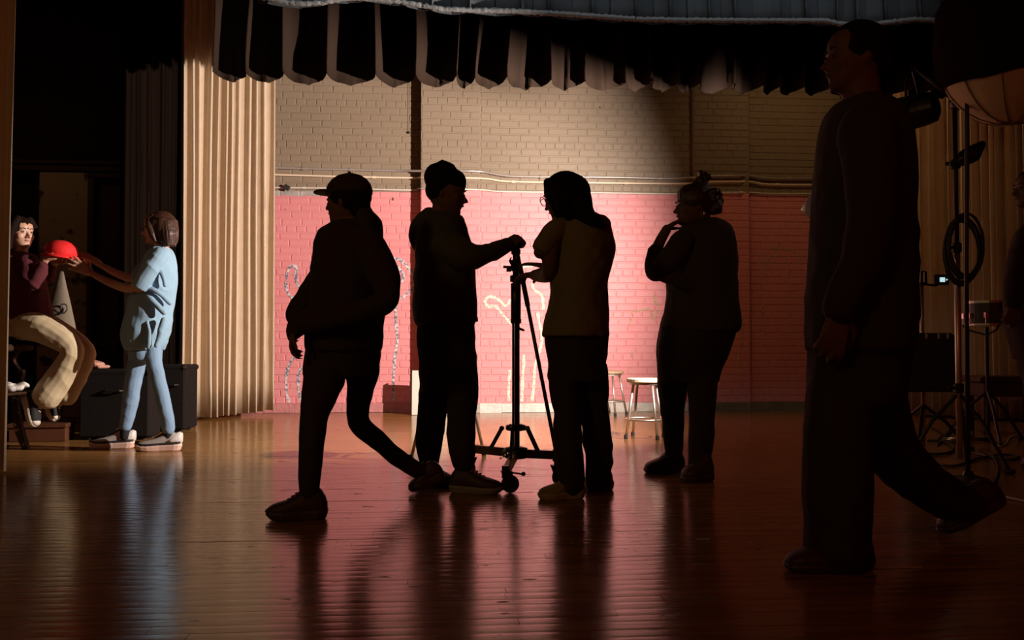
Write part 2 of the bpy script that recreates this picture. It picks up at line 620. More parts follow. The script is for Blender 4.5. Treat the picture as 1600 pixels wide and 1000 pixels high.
# floor of narrow varnished strips
def wood_floor():
    m = bpy.data.materials.new('varnished_strip_floor')
    m.use_nodes = True
    nt = m.node_tree
    N, L = nt.nodes, nt.links
    b = N['Principled BSDF']
    b.inputs['Specular IOR Level'].default_value = 0.36
    b.inputs['Specular Tint'].default_value = (1.0, 0.74, 0.50, 1)
    g = N.new('ShaderNodeNewGeometry')
    mp = N.new('ShaderNodeMapping')
    mp.inputs['Scale'].default_value = (1.1, 17.5, 1)
    L.new(g.outputs['Position'], mp.inputs[0])
    nz = N.new('ShaderNodeTexNoise')
    nz.inputs['Scale'].default_value = 1.0
    nz.inputs['Detail'].default_value = 3
    L.new(mp.outputs[0], nz.inputs['Vector'])
    rp = N.new('ShaderNodeValToRGB')
    rp.color_ramp.elements[0].position = 0.3
    rp.color_ramp.elements[0].color = (0.19, 0.080, 0.022, 1)
    rp.color_ramp.elements[1].position = 0.7
    rp.color_ramp.elements[1].color = (0.35, 0.175, 0.052, 1)
    L.new(nz.outputs[0], rp.inputs[0])
    mp2 = N.new('ShaderNodeMapping')
    mp2.inputs['Scale'].default_value = (3, 9, 1)
    L.new(g.outputs['Position'], mp2.inputs[0])
    sc = N.new('ShaderNodeTexNoise')
    sc.inputs['Scale'].default_value = 3.0
    sc.inputs['Detail'].default_value = 9
    L.new(mp2.outputs[0], sc.inputs['Vector'])
    th = N.new('ShaderNodeMapRange')
    th.inputs['From Min'].default_value = 0.66
    th.inputs['From Max'].default_value = 0.70
    L.new(sc.outputs[0], th.inputs['Value'])
    mx = N.new('ShaderNodeMix')
    mx.data_type = 'RGBA'
    L.new(th.outputs[0], mx.inputs[0])
    L.new(rp.outputs[0], mx.inputs[6])
    mx.inputs[7].default_value = (0.035, 0.015, 0.008, 1)
    L.new(mx.outputs[2], b.inputs['Base Color'])
    rr = N.new('ShaderNodeMapRange')
    rr.inputs['To Min'].default_value = 0.12
    rr.inputs['To Max'].default_value = 0.25
    L.new(sc.outputs[0], rr.inputs['Value'])
    rm = N.new('ShaderNodeMix')
    rm.data_type = 'FLOAT'
    L.new(th.outputs[0], rm.inputs[0])
    L.new(rr.outputs[0], rm.inputs[2])
    rm.inputs[3].default_value = 0.6
    L.new(rm.outputs[0], b.inputs['Roughness'])
    mp3 = N.new('ShaderNodeMapping')
    mp3.inputs['Scale'].default_value = (2.5, 24, 1)
    L.new(g.outputs['Position'], mp3.inputs[0])
    n3 = N.new('ShaderNodeTexNoise')
    n3.inputs['Scale'].default_value = 1.6
    n3.inputs['Detail'].default_value = 4
    L.new(mp3.outputs[0], n3.inputs['Vector'])
    bp = N.new('ShaderNodeBump')
    bp.inputs['Strength'].default_value = 0.22
    bp.inputs['Distance'].default_value = 0.004
    L.new(n3.outputs[0], bp.inputs['Height'])
    L.new(bp.outputs[0], b.inputs['Normal'])
    return m


FLOOR = wood_floor()
fl = M()
fl.box((0.6, 5.3, -0.065), (15, 9.4, 0.10))
floor = struct('floor', fl, mat('floor_underlay', (0.03, 0.014, 0.008), 0.9), 'varnished wooden strip floor of the stage')
PW_ = 0.057


def plank_secs(a):
    h = PW_ / 2 - 0.0004
    return [[Vector((x, -h, -.014)), Vector((x, -h, -.0004)), Vector((x, -h * .5, -.00006)), Vector((x, 0, 0)), Vector((x, h * .5, -.00006)), Vector((x, h, -.0004)), Vector((x, h, -.014))] for x in (-a, a)]


pme = M().rings(plank_secs(0.5)).mesh('plank')
for p in pme.polygons:
    p.use_smooth = abs(p.normal.x) < 0.5 and p.normal.z > 0.5
pme.materials.append(FLOOR)
planks = []
row = 0
y = 1.0
while y < YW - 0.03:
    x = -6.6 + random.uniform(0, 1.5)
    while x < 7.2:
        ln = random.choice((0.9, 1.2, 1.5, 1.8, 2.1, 2.4))
        planks.append((x, min(x + ln, 7.4), y))
        x += ln
    y += PW_
inview = [p for p in planks if p[2] > 1.98 and p[1] > XU(-10, p[2]) and p[0] < XU(1610, p[2])]
inview.sort(key=lambda p: p[2])
near = set(inview[:300])
rest = M()
for p in planks:
    c = Vector(((p[0] + p[1]) / 2, p[2], random.uniform(-.0004, 0)))
    ln = p[1] - p[0] - 0.0012
    ax, ay = random.gauss(0, .0022), random.gauss(0, .0004)
    if p in near:
        o = link('plank', pme, None, floor)
        o.location = c
        o.scale = (ln, 1, 1)
        o.rotation_euler = (ax, ay, 0)
    else:
        rt = Matrix.Rotation(ax, 3, 'X')
        rest.rings([[c + rt @ q for q in s] for s in plank_secs(ln / 2)])
me = rest.mesh('floor_strips')
for p in me.polygons:
    p.use_smooth = p.normal.z > 0.5
o = link('floor_strips', me, FLOOR, floor)
o['kind'] = 'stuff'

# wings, ceiling
m_dark = mat('dark_wing_paint', (0.02, 0.010, 0.007), 0.9, spec=0.05, var=0.3)
m_dark2 = mat('dark_wood', (0.05, 0.024, 0.013), 0.7, spec=0.1, var=0.4, vscale=5)
struct('ceiling', M().box((0.6, 5.6, 5.25), (15, 8.6, 0.1)), m_dark)
struct('wall_right', M().box((7.25, 5.5, 2.6), (0.1, 8.8, 5.2)), m_dark)
struct('wall_left', M().box((-6.75, 5.5, 2.6), (0.1, 8.8, 5.2)), m_dark)
YL = 8.9
wl = M()
xa, xb, xc = XU(-160, YL), XU(262, YL), XU(142, YL)
zd = PY(160, 286, YL).z - 0.02
wl.box(((-6.7 + xb) / 2, YL + 0.08, (zd + 5.2) / 2), (xb + 6.7, 0.16, 5.2 - zd))
wl.box(((-6.7 + xc) / 2, YL + 0.08, 1.2), (xc + 6.7, 0.16, 2.4))
struct('wall_left_back', wl, m_dark, 'dark back wall of the left wing')
struct('wall_right_back', M().box(((XU(1436, YW) + 7.2) / 2, YW + 0.15, 2.6), (7.2 - XU(1436, YW), 0.3, 5.2)), m_dark)
# mottled panel with dark blotches
mp_ = bpy.data.materials.new('mottled_panel')
mp_.use_nodes = True
nt = mp_.node_tree
b = nt.nodes['Principled BSDF']
b.inputs['Roughness'].default_value = 0.7
tc = nt.nodes.new('ShaderNodeNewGeometry')
nz = nt.nodes.new('ShaderNodeTexNoise')
nz.inputs['Scale'].default_value = 6.5
nz.inputs['Detail'].default_value = 2.5
nt.links.new(tc.outputs['Position'], nz.inputs['Vector'])
rp = nt.nodes.new('ShaderNodeValToRGB')
rp.color_ramp.elements[0].position = 0.60
rp.color_ramp.elements[0].color = (0.30, 0.20, 0.11, 1)
rp.color_ramp.elements[1].position = 0.66
rp.color_ramp.elements[1].color = (0.05, 0.022, 0.012, 1)
nt.links.new(nz.outputs[0], rp.inputs[0])
nt.links.new(rp.outputs[0], b.inputs['Base Color'])
x0, x1 = XU(57, YL - .03), XU(138, YL - .03)
zt = PY(90, 268, YL - .03).z
struct('trim_1', M().bbox(((x0 + x1) / 2, YL - 0.012, zt / 2), (x1 - x0, 0.024, zt - 0.01), .004), mp_, 'mottled pale panel with dark blotches on the wing wall')
mm = M().bbox(((XU(20, YL) + xb) / 2, YL - 0.05, PY(100, 256, YL).z), (xb - XU(20, YL), 0.10, 0.035), .006)
mm.bbox(((XU(20, YL) + xb) / 2, YL - 0.03, PY(100, 262, YL).z - .01), (xb - XU(20, YL), 0.05, 0.06), .006)
struct('trim_2', mm, m_dark2, 'ledge moulding over the wing wall')
door = M().bbox(((XU(150, YL) + XU(255, YL)) / 2, YL + 0.03, PY(160, 286, YL).z / 2), (XU(255, YL) - XU(150, YL), 0.04, PY(160, 286, YL).z), .004)
d1 = struct('door_1', door, m_dark2, 'dark wing door behind the curtain')
fr = M()
zt = PY(160, 284, YL).z + .05
fr.bbox((XU(143, YL), YL, zt / 2), (0.06, 0.14, zt), .004)
fr.bbox((XU(258, YL), YL, zt / 2), (0.06, 0.14, zt), .004)
obj('door_frame', fr, m_dark2, d1)
obj('door_head', M().bbox(((XU(143, YL) + XU(258, YL)) / 2, YL, zt), (XU(258, YL) - XU(143, YL) + .06, 0.14, 0.045), .004), m_dark2, d1)
obj('door_handle', M().tube([W(177, 470, 9.0) + Vector((0, -.25, .07)), W(177, 470, 9.0) + Vector((0, -.29, .03)), W(177, 470, 9.0) + Vector((0, -.29, -.05)), W(177, 470, 9.0) + Vector((0, -.25, -.09))], .009, 8), mat('steel', (0.6, 0.55, 0.5), 0.3, 1.0), d1)


# ------------------------------------------------------------------ curtains and borders
def cloth(name, path, z0, z1, folds, amp, m, label, cat, group=None, seed=1, thick=0.004, hem=None, flare=0.35, rows=16, lean=0.0, org=None, sharp=0.35, ridge=False, skew=0.0):
    """hanging fabric: path = list of floor points, folds = list of fold widths in metres"""
    rnd = random.Random(seed)
    P = [Vector((p[0], p[1], 0)) for p in path]
    seg = [(P[i + 1] - P[i]).length for i in range(len(P) - 1)]
    L = sum(seg)

    def at(s):
        s = max(0, min(L, s))
        for i, l in enumerate(seg):
            if s <= l or i == len(seg) - 1:
                d = (P[i + 1] - P[i]).normalized()
                return P[i] + d * s, Vector((-d.y, d.x, 0))
            s -= l
    cols = []
    s = 0.0
    if not isinstance(folds, (list, tuple)):
        fw, folds, tot = folds, [], 0
        while tot < L:
            w = fw * rnd.uniform(0.6, 1.45)
            folds.append(w)
            tot += w
    k = L / sum(folds)
    for w in folds:
        w *= k
        a = amp * rnd.uniform(0.65, 1.25)
        ph = rnd.uniform(-.4, .4)
        for i in range(14):
            cols.append((s + w * i / 14, i / 14, a, ph, w))
        s += w
    cols.append((L, 0.0, amp, 0, folds[-1] * k))
    ncol = len(cols)
    vs, fs = [], []
    for r in range(rows + 1):
        t = r / rows
        for j, (ss, q, a, ph, w) in enumerate(cols):
            A = a * (1 - flare + 2 * flare * (1 - t))
            wob = 0.25 * w * noise.noise(Vector((ss * 3.1, t * 1.6, seed * 3.3)))
            th = 2 * math.pi * q
            p, nn = at(ss + wob - sharp * w * 0.5 * math.sin(2 * th) * 0.5 + skew * w * math.cos(th))
            off = A * (math.cos(th) + 0.22 * math.cos(2 * th + ph)) + A * 0.35 * noise.noise(Vector((ss * 5, t * 2.2, seed)))
            zb = z0 if hem is None else hem(ss / L, q)
            if ridge:
                off = A * (2.0 * (0.5 + 0.5 * math.cos(th)) ** 6 + 0.35 * (0.5 + 0.5 * math.cos(th - 1.6)) ** 3 - 0.5 + (0.25 + 0.4 * (1 - t) ** 3) * noise.noise(Vector((ss * 17, t * 2.5, seed)))) 
            z = zb + (z1 - zb) * t
            if r == 0 and hem is None:
                z += 0.012 * noise.noise(Vector((ss * 6, 0, seed)))
            pt = p - nn * off
            pt += Vector((lean * (1 - t), 0, 0))
            vs.append(Vector((pt.x, pt.y, z)))
    n0 = len(vs)
    idx = lambda r, j: r * ncol + j
    mm = M()
    # a second skin behind gives the fabric its thickness
    nor = []
    for r in range(rows + 1):
        for j in range(ncol):
            a = vs[idx(r, max(0, j - 1))]
            b = vs[idx(r, min(ncol - 1, j + 1))]
            d = b - a
            nv = Vector((-d.y, d.x, 0))
            nv = nv.normalized() if nv.length > 1e-9 else Vector((0, 1, 0))
            nor.append(nv)
    back = [v + n * thick for v, n in zip(vs, nor)]
    for r in range(rows):
        for j in range(ncol - 1):
            fs.append((idx(r, j), idx(r, j + 1), idx(r + 1, j + 1), idx(r + 1, j)))
            fs.append(tuple(n0 + q for q in (idx(r, j), idx(r + 1, j), idx(r + 1, j + 1), idx(r, j + 1))))
    for j in range(ncol - 1):
        fs.append((idx(0, j), n0 + idx(0, j), n0 + idx(0, j + 1), idx(0, j + 1)))
        fs.append((idx(rows, j), idx(rows, j + 1), n0 + idx(rows, j + 1), n0 + idx(rows, j)))
    for r in range(rows):
        fs.append((idx(r, 0), idx(r + 1, 0), n0 + idx(r + 1, 0), n0 + idx(r, 0)))
        e = ncol - 1
        fs.append((idx(r, e), n0 + idx(r, e), n0 + idx(r + 1, e), idx(r + 1, e)))
    mm.add(vs + back, fs)
    og = (P[0].x, P[0].y, z0) if org is None else org
    o = obj(name, mm, m, org=og, smooth=True)
    if label:
        tag(o, label, cat, group)
    return o


m_beige = mat('beige_stage_cloth', (0.68, 0.54, 0.40), 0.9, spec=0.05, bump=0.25, bscale=60, var=0.12, vscale=9)
m_black = mat('black_drape', (0.02, 0.010, 0.008), 0.95, spec=0.0)
m_val = mat('dark_brown_velour', (0.021, 0.013, 0.0095), 0.75, bump=0.2, bscale=25, spec=0.0)


def FLd(u, d):
    p = FL(u, d)
    return (p.x, p.y)


cloth('stage_curtain', [FLd(277, 8.15), FLd(300, 8.27), FLd(345, 8.5), FLd(392, 8.76), FLd(418, 8.9)], 0.018, 4.6,
      [.09, .075, .115, .08, .10, .07, .08, .115, .085, .10, .12], 0.078, m_beige, 'beige pleated stage curtain hanging beside the pink brick wall', 'curtain', seed=4, rows=14, flare=0.12, sharp=0.55, skew=0.03,
      hem=lambda s_, q_: 0.014 + 0.03 * s_ + 0.012 * math.sin(s_ * 37) ** 2)
cloth('stage_curtain', [FLd(187, 7.0), FLd(270, 8.22), FLd(296, 8.62)], 0.02, 4.6, 0.10, 0.04, mat('dark_brown_cloth', (0.009, 0.005, 0.0035), 0.95, spec=0.0), 'dark brown curtain hanging behind the person in the blue shirt', 'curtain', seed=9, rows=8, flare=0.1)
cloth('stage_curtain', [FLd(-90, 4.98), FLd(-40, 4.93), FLd(32, 4.90)], 0.012, 4.6, 0.16, 0.035, m_beige, 'dark leg curtain at the edge in front of the seated person', 'curtain', seed=12, rows=10, flare=0.12, lean=-0.05)
cloth('stage_curtain', [FLd(1405, 8.9), FLd(1470, 8.6), FLd(1640, 8.0)], 0.02, 4.6, 0.085, 0.06, m_beige, 'dim brown pleated curtain behind the light stands', 'curtain', seed=21, rows=10, flare=0.12)


def hem_val(s, q):
    return 2.635 + 0.02 * math.cos(2 * math.pi * q + 0.6) + 0.012 * noise.noise(Vector((s * 60, 0, 3)))


cloth('stage_valance', [PY(336, 100, 6.62)[:2], PY(1500, 100, 6.62)[:2]], 2.62, 4.4, 0.235, 0.07, m_val, 'dark pleated valance hanging across the top in front of the brick wall', 'valance', seed=5, rows=14, hem=hem_val, flare=0.25, sharp=0.2, ridge=True)

HEMB = [(380, -16), (400, 0), (420, 5), (450, 10), (472, 12), (500, 10), (540, 3), (580, 4), (620, 8), (660, 15), (690, 20), (740, 22), (800, 23), (900, 29), (1000, 36), (1060, 37), (1180, 38), (1290, 38), (1320, 44), (1370, 43), (1430, 36), (1476, 38), (1520, 36)]
YB = 5.75


def hem_b(s, q):
    xx = XU(380, YB) + s * (XU(1520, YB) - XU(380, YB))
    u = None
    for (u0, v0), (u1, v1) in zip(HEMB, HEMB[1:]):
        xa, xb = XU(u0, YB), XU(u1, YB)
        if xa <= xx <= xb:
            return PY(u0, v0, YB).z + (PY(u1, v1, YB).z - PY(u0, v0, YB).z) * (xx - xa) / (xb - xa)
    return PY(1520, 36, YB).z


m_bord = mat('blue_grey_satin', (0.048, 0.053, 0.057), 0.6, spec=0.12, bump=0.5, bscale=30, var=0.25, vscale=4, stretch=(1, 1, 0.2))
border = cloth('stage_border', [(XU(380, YB), YB), (XU(1520, YB), YB)], 2.8, 4.3, 0.26, 0.03, m_bord, 'blue grey border with a puckered trim along the top of the picture', 'valance', seed=8, rows=14, hem=hem_b, flare=0.1, sharp=0.5)
tr = []
n = 240
for i in range(n + 1):
    s = i / n
    xx = XU(380, YB) + s * (XU(1520, YB) - XU(380, YB))
    tr.append(Vector((xx, YB - 0.035 + 0.012 * noise.noise(Vector((i * .9, 0, 0))), hem_b(s, 0) + 0.012)))
mm = M()
mm.tube(tr, [0.011 + 0.008 * abs(math.sin(i * 1.35)) for i in range(n + 1)], 7)
obj('puckered_trim', mm, mat('pale_trim', (0.19, 0.185, 0.18), 0.6, spec=0.2, bump=0.6, bscale=60), border, smooth=True)

# ------------------------------------------------------------------ rolling stand and rod in the middle
m_blkmet = mat('black_metal', (0.03, 0.022, 0.018), 0.35, 0.6)
m_chrome = mat('chrome', (0.75, 0.70, 0.64), 0.18, 1.0)
m_alu = mat('brushed_steel', (0.62, 0.55, 0.47), 0.38, 0.85)
m_brass = mat('dull_yellow_metal', (0.30, 0.20, 0.09), 0.45, 0.5)
m_rubber = mat('black_rubber', (0.02, 0.016, 0.014), 0.8)


def caster(par, top, z, yaw, r=0.042):
    d = Vector((math.cos(yaw), math.sin(yaw), 0))
    s = Vector((-d.y, d.x, 0))
    c = Vector((top.x, top.y, r)) + d * .022
    k = obj('caster', M().tube([top, Vector((top.x, top.y, r * 2 + .012))], .012, 10), m_blkmet, par)
    fk = M()
    for sg in (-1, 1):
        fk.rings([[q + s * sg * .021 + s * e for q in (Vector((top.x, top.y, 2 * r + .014)) - d * .02, Vector((top.x, top.y, 2 * r + .014)) + d * .03, c + d * .014 - UP * .012, c - d * .014 - UP * .012)] for e in (-.002, .002)])
    fk.box(Vector((top.x, top.y, 2 * r + .015)) + d * .005, (.05, .046, .006), Matrix.Rotation(yaw, 3, 'Z'))
    obj('fork', fk, m_blkmet, k)
    obj('wheel', M().lathe(c - s * .014, [(r * .4, 0), (r * .9, 0), (r, .006), (r, .022), (r * .9, .028), (r * .4, .028)], 20, s), m_rubber, k, smooth=False)
    br = M().box(Vector((top.x, top.y, 2 * r + .006)) + d * .055, (.06, .022, .007), Matrix.Rotation(yaw, 3, 'Z') @ Matrix.Rotation(.15, 3, 'Y'))
    br.sphere(Vector((top.x, top.y, 2 * r + .002)) + d * .085, .011, 8)
    obj('brake_lever', br, m_blkmet, k)


SB = FL(806, 4.52)
t = thing('rolling_stand', 'tall rolling light stand on casters between the boy and the long-haired person', 'stand', SB)
at = lambda v: W(806, v, 4.52)
col = lambda v0, v1, u=806: (W(u, v0, 4.52), W(u, v1, 4.52))
obj('column', M().tube(col(712, 498), .0195, 16), m_blkmet, t, smooth=True)
obj('column_rib', M().tube([W(804.5, 700, 4.498), W(804.5, 505, 4.498)], .0035, 8), m_chrome, t)
obj('sleeve', M().lathe(at(498), [(.021, 0), (.0255, .004), (.0255, .175), (.021, .18)], 18), m_blkmet, t, smooth=True)
obj('riser', M().tube(col(445, 372), .0165, 14), m_blkmet, t, smooth=True)
for v, r, h in ((506, .027, .03), (441, .030, .035), (424, .026, .05), (398, .024, .03)):
    obj('collar', M().lathe(at(v), [(r * .8, 0), (r, .004), (r, h - .004), (r * .8, h)], 16), m_blkmet, t)
kb = M().tube([at(417), W(797, 418, 4.50), W(788, 417, 4.49)], [.006, .006, .007], 8, ends=True)
kb.box(W(795, 420, 4.49), (.022, .01, .03))
obj('clamp_knob', kb, m_blkmet, t)
kb = M().tube([at(408), W(798, 408, 4.5)], .007, 8, ends=True)
kb.tube([W(799, 402, 4.5), W(796, 408, 4.5), W(799, 414, 4.5)], .004, 6)
obj('clamp_knob', kb, m_blkmet, t)
kb = M().tube([at(512), W(813, 514, 4.49), W(818, 516, 4.49)], [.008, .007, .006], 8, ends=True)
obj('clamp_knob', kb, m_blkmet, t)
obj('brace_collar', M().bbox(at(668), (.10, .06, .028), .006).lathe(at(673), [(.034, 0), (.034, .034)], 16), m_blkmet, t)
hub = M().lathe(W(806, 716, 4.52), [(.05, 0), (.062, .008), (.066, .03), (.058, .052), (.03, .06)], 22)
for a in range(6):
    hub.sphere(W(806, 708, 4.52) + Vector((.058 * math.cos(a), .058 * math.sin(a), .0)), .014, 8)
obj('hub', hub, m_blkmet, t, smooth=True)
ends = [W(737, 701, 4.74), W(869, 711, 4.44), W(790, 737, 4.22)]
H0 = W(806, 708, 4.52)
for i, e in enumerate(ends):
    d = (e - H0)
    L = d.length
    d.normalize()
    rot = d.to_track_quat('X', 'Z').to_matrix()
    arm = M().bbox(H0 + d * (L / 2 + .02), (L - .03, .034, .042), .005, rot)
    a = obj('leg', arm, m_brass if i != 1 else m_blkmet, t)
    obj('end_cap', M().tube([e - UP * .03, e + UP * .028], .018, 12), m_blkmet, a)
    pb = W((784, 824, 800)[i], 669, 4.52 + (.05, -.02, -.06)[i])
    pe = H0 + d * min(L * .55, .2) + UP * .015
    b = M().bbox((pb + pe) / 2, ((pe - pb).length, .012, .022), .003, (pe - pb).to_track_quat('X', 'Z').to_matrix())
    b.sphere(pb, .013, 8).sphere(pe, .013, 8)
    obj('brace', b, m_blkmet, t)
    caster(t, e - UP * .02, 0, (2.6, .4, .1)[i])
bolts = M()
for k in range(4):
    bolts.sphere(W(782 + k * 4, 716 - k * 2.5, 4.41), .0055, 8)
obj('bolt_heads', bolts, m_chrome, t)['kind'] = 'stuff'
pr0, pr1 = W(808, 392, 4.46), W(869, 708, 4.34)
t = thing('boom_rod', 'thin black rod leaning against the rolling stand beside the long-haired person', 'rod', FL(869, 4.34))
obj('rod', M().tube([pr0, pr1], .0095, 10), m_blkmet, t, smooth=True)
obj('grip', M().tube([pr0 * .93 + pr1 * .07, pr0 * .72 + pr1 * .28], .0125, 10), m_rubber, t)
obj('tip', M().tube([pr1, FL(875, 4.33) + UP * .006], [.0095, .006], 10, ends=True), m_rubber, t)


# ------------------------------------------------------------------ metal stools
def stool(label, c, h, r, foot, rot, m_seat, group, ring=.14):
    t = thing('metal_stool', label, 'stool', c, group)
    obj('seat', M().lathe(c + UP * (h - .030), [(r * .5, 0), (r * .96, .0), (r, .006), (r, .024), (r * .97, .030), (r * .55, .027), (.002, .026)], 32), m_seat, t, smooth=False)
    obj('seat_ring', M().lathe(c + UP * (h - .045), [(r * .80, 0), (r * .86, 0), (r * .86, .016), (r * .80, .016)], 28), m_alu, t)
    for k in range(4):
        a = rot + k * math.pi / 2
        d = Vector((math.cos(a), math.sin(a), 0))
        lg = obj('leg', M().tube([c + d * r * .72 + UP * (h - .03), c + d * foot + UP * .012], [.0105, .0105], 10), m_alu, t, smooth=True)
        obj('foot', M().lathe(c + d * foot * 1.004, [(.014, 0), (.015, .006), (.0135, .03), (.0115, .032)], 12), m_rubber, lg)
    rr = r * .72 + (foot - r * .72) * (1 - ring / h)
    obj('foot_ring', M().tube([c + UP * ring + Vector((math.cos(a), math.sin(a), 0)) * rr * .97 for a in [2 * math.pi * k / 32 for k in range(32)]], .0085, 8, closed=True), m_alu, t, smooth=True)


m_seatw = mat('pale_wooden_seat', (0.66, 0.56, 0.44), 0.45, var=0.1)
stool('bare metal stool with pale round seat beside the woman with the bun', FL(1007, 6.72), .445, .135, .165, 0.35, m_seatw, 'metal stools by the back wall')
stool('smaller looking stool with a tan seat standing farther off near the brick wall', FL(951, 8.95), .44, .15, .185, 0.15, mat('tan_seat', (0.42, 0.27, 0.16), .5), 'metal stools by the back wall')
stool('metal stool almost hidden behind the boy in the hooded jacket', FL(701, 5.55), .56, .16, .245, 0.42, m_seatw, None, .30)

# white board standing behind the boy, near the wall
bc = FL(672, 8.92)
t = thing('leaning_board', 'small white board standing behind the boy at the foot of the brick wall', 'board', bc)
rt = Matrix.Rotation(-.10, 3, 'Z') @ Matrix.Rotation(-.05, 3, 'X')
obj('panel', M().bbox(bc + UP * .222, (.36, .022, .44), .003, rt), mat('white_board', (.70, .64, .55), .6, var=.1), t)
obj('frame', M().bbox(bc + UP * .222 + rt @ Vector((-.186, .012, 0)), (.012, .055, .445), .003, rt), m_blkmet, t)
for i, (u, v) in enumerate(((602, 643.5), (607, 643), (612, 644))):
    q = G(u, v)
    tag(obj('paper_scrap', M().bbox(q + UP * .008, (.03, .02, .016), .004, Matrix.Rotation(i, 3, 'Z')), mat('white_paper', (.8, .75, .7), .8), org=q), 'white paper scrap on the floor at the wall, %s of three in a row' % ('leftmost', 'middle one', 'rightmost')[i], 'paper', 'paper scraps at the foot of the wall')
for i, (u, v, ln, lab) in enumerate(((1392, 888, .20, 'long pale tape strip on the floor behind the dark figure\'s front shoe'), (1232, 763, .055, 'short pale tape mark on the floor between the bun woman and the dark figure'), (1098, 843, .05, 'faint short tape mark on the bare floor nearest the camera'))):
    q = G(u, v)
    tag(obj('floor_tape', M().bbox(q + UP * .0012, (ln, .014, .0016), .0004), mat('pale_tape', (.42, .30, .17), .6), org=q), lab, 'tape')

# ------------------------------------------------------------------ left wing
m_chip = bpy.data.materials.new('chipped_dark_paint')
m_chip.use_nodes = True
nt = m_chip.node_tree
b = nt.nodes['Principled BSDF']
b.inputs['Roughness'].default_value = .45
nz = nt.nodes.new('ShaderNodeTexNoise')
nz.inputs['Scale'].default_value = 22
nz.inputs['Detail'].default_value = 6
g = nt.nodes.new('ShaderNodeNewGeometry')
nt.links.new(g.outputs['Position'], nz.inputs['Vector'])
rp = nt.nodes.new('ShaderNodeValToRGB')
rp.color_ramp.elements[0].position = .57
rp.color_ramp.elements[0].color = (.035, .024, .018, 1)
rp.color_ramp.elements[1].position = .62
rp.color_ramp.elements[1].color = (.50, .40, .30, 1)
nt.links.new(nz.outputs[0], rp.inputs[0])
nt.links.new(rp.outputs[0], b.inputs['Base Color'])

sc_ = FL(-18, 5.80)
t = thing('high_chair', 'tall dark seat with curved chipped legs under the seated person', 'chair', sc_)
prof = [(0.0, .655), (-.03, .62), (-.035, .58), (0.0, .535), (.028, .515), (.012, .43), (-.012, .33), (-.008, .24), (.018, .12), (.05, .03), (.062, .0)]
for k, (dx, dy) in enumerate(((.085, -.22), (.085, .20), (-.33, -.22), (-.33, .20))):
    base = sc_ + RT * dx + FW * dy
    sg = 1 if dx > 0 else -1
    q = cr([(x * sg, z) for x, z in prof], 3)
    rs = []
    for i, (x, z) in enumerate(q):
        w = .019 + .007 * math.sin(z * 9)
        p = base + RT * x + UP * z
        rs.append([p - RT * w - FW * .02, p + RT * w - FW * .02, p + RT * w + FW * .02, p - RT * w + FW * .02])
    obj('leg', M().rings(rs), m_chip, t)
obj('seat', M().bbox(sc_ + RT * -.12 + UP * .675, (.56, .52, .045), .012, Matrix.Rotation(-YAW, 3, 'Z')), m_dark2, t)
for dy in (-.22, .20):
    obj('stretcher', M().bbox(sc_ + RT * -.12 + FW * dy + UP * .36, (.42, .025, .04), .004, Matrix.Rotation(-YAW, 3, 'Z')), m_dark2, t)
obj('shelf', M().bbox(sc_ + RT * -.02 + UP * .385, (.54, .44, .016), .004, Matrix.Rotation(-YAW, 3, 'Z')), m_dark2, t)
q = sc_ + RT * .195 - FW * .05 + UP * .406
mm = M()
for i in range(9):
    a = i * 2.4
    mm.sphere(q + RT * (.045 * math.cos(a) + .01) + FW * .05 * math.sin(a) + UP * (.022 + .012 * math.cos(i * 1.7)), .03, 8, (1.2, .9, .55))
tag(link('crumpled_cloth', fuse(mm, 'crumpled_cloth', .006, 1, q, .006, 18), mat('white_cloth', (.72, .66, .60), .9), None, q), 'crumpled white cloth lying just above the high-top shoes', 'cloth')

q = G(66, 688)
t = thing('wooden_step', 'low reddish brown wooden step under the high-top shoes', 'step', q)
rz = Matrix.Rotation(.16 - YAW, 3, 'Z')
m_step = mat('red_brown_wood', (.085, .028, .012), .6, spec=.2, var=.3, vscale=6)
obj('tread', M().bbox(q + UP * .115, (.40, .24, .03), .004, rz), m_step, t)
obj('riser', M().bbox(q + UP * .052 + rz @ Vector((0, -.095, 0)), (.38, .02, .100), .003, rz), m_step, t)
for sg in (-1, 1):
    obj('side_board', M().bbox(q + UP * .05 + rz @ Vector((sg * .18, .01, 0)), (.02, .19, .10), .003, rz), m_step, t)

ap = W(97, 424, 6.72)
bs = FL(95, 6.72)
t = thing('canvas_screen', 'pale tapering cloth screen with a curled line behind the seated person', 'screen', bs)
rs = []
for z, wl_, wr_ in ((.70, .145, .125), (.85, .125, .10), (1.0, .09, .068), (1.14, .05, .035), (ap.z, .012, .012)):
    c = bs + UP * z
    rs.append([c + RT * ((wr_ if math.cos(a) > 0 else wl_) * math.cos(a) * (1 + .06 * math.cos(5 * a))) + FW * wr_ * .6 * math.sin(a) for a in [2 * math.pi * k / 24 for k in range(24)]])
obj('cloth', M().rings(rs), mat('unbleached_cloth', (.20, .155, .11), .9, bump=.3, bscale=20), t, smooth=True)
obj('easel_post', M().tube([bs + UP * .02, bs + UP * .75], .018, 10), m_blkmet, t)
obj('easel_foot', M().lathe(bs, [(.07, 0), (.07, .015), (.03, .03)], 20), m_blkmet, t)
cu = [(84, 484), (92, 489), (100, 489), (105, 483), (103, 476), (96, 476), (95, 483)]
obj('curled_line', M().tube([W(u, v, 6.645 + .002 * abs(u - 95)) for u, v in cr(cu, 4)], .006, 6), m_blk, t)


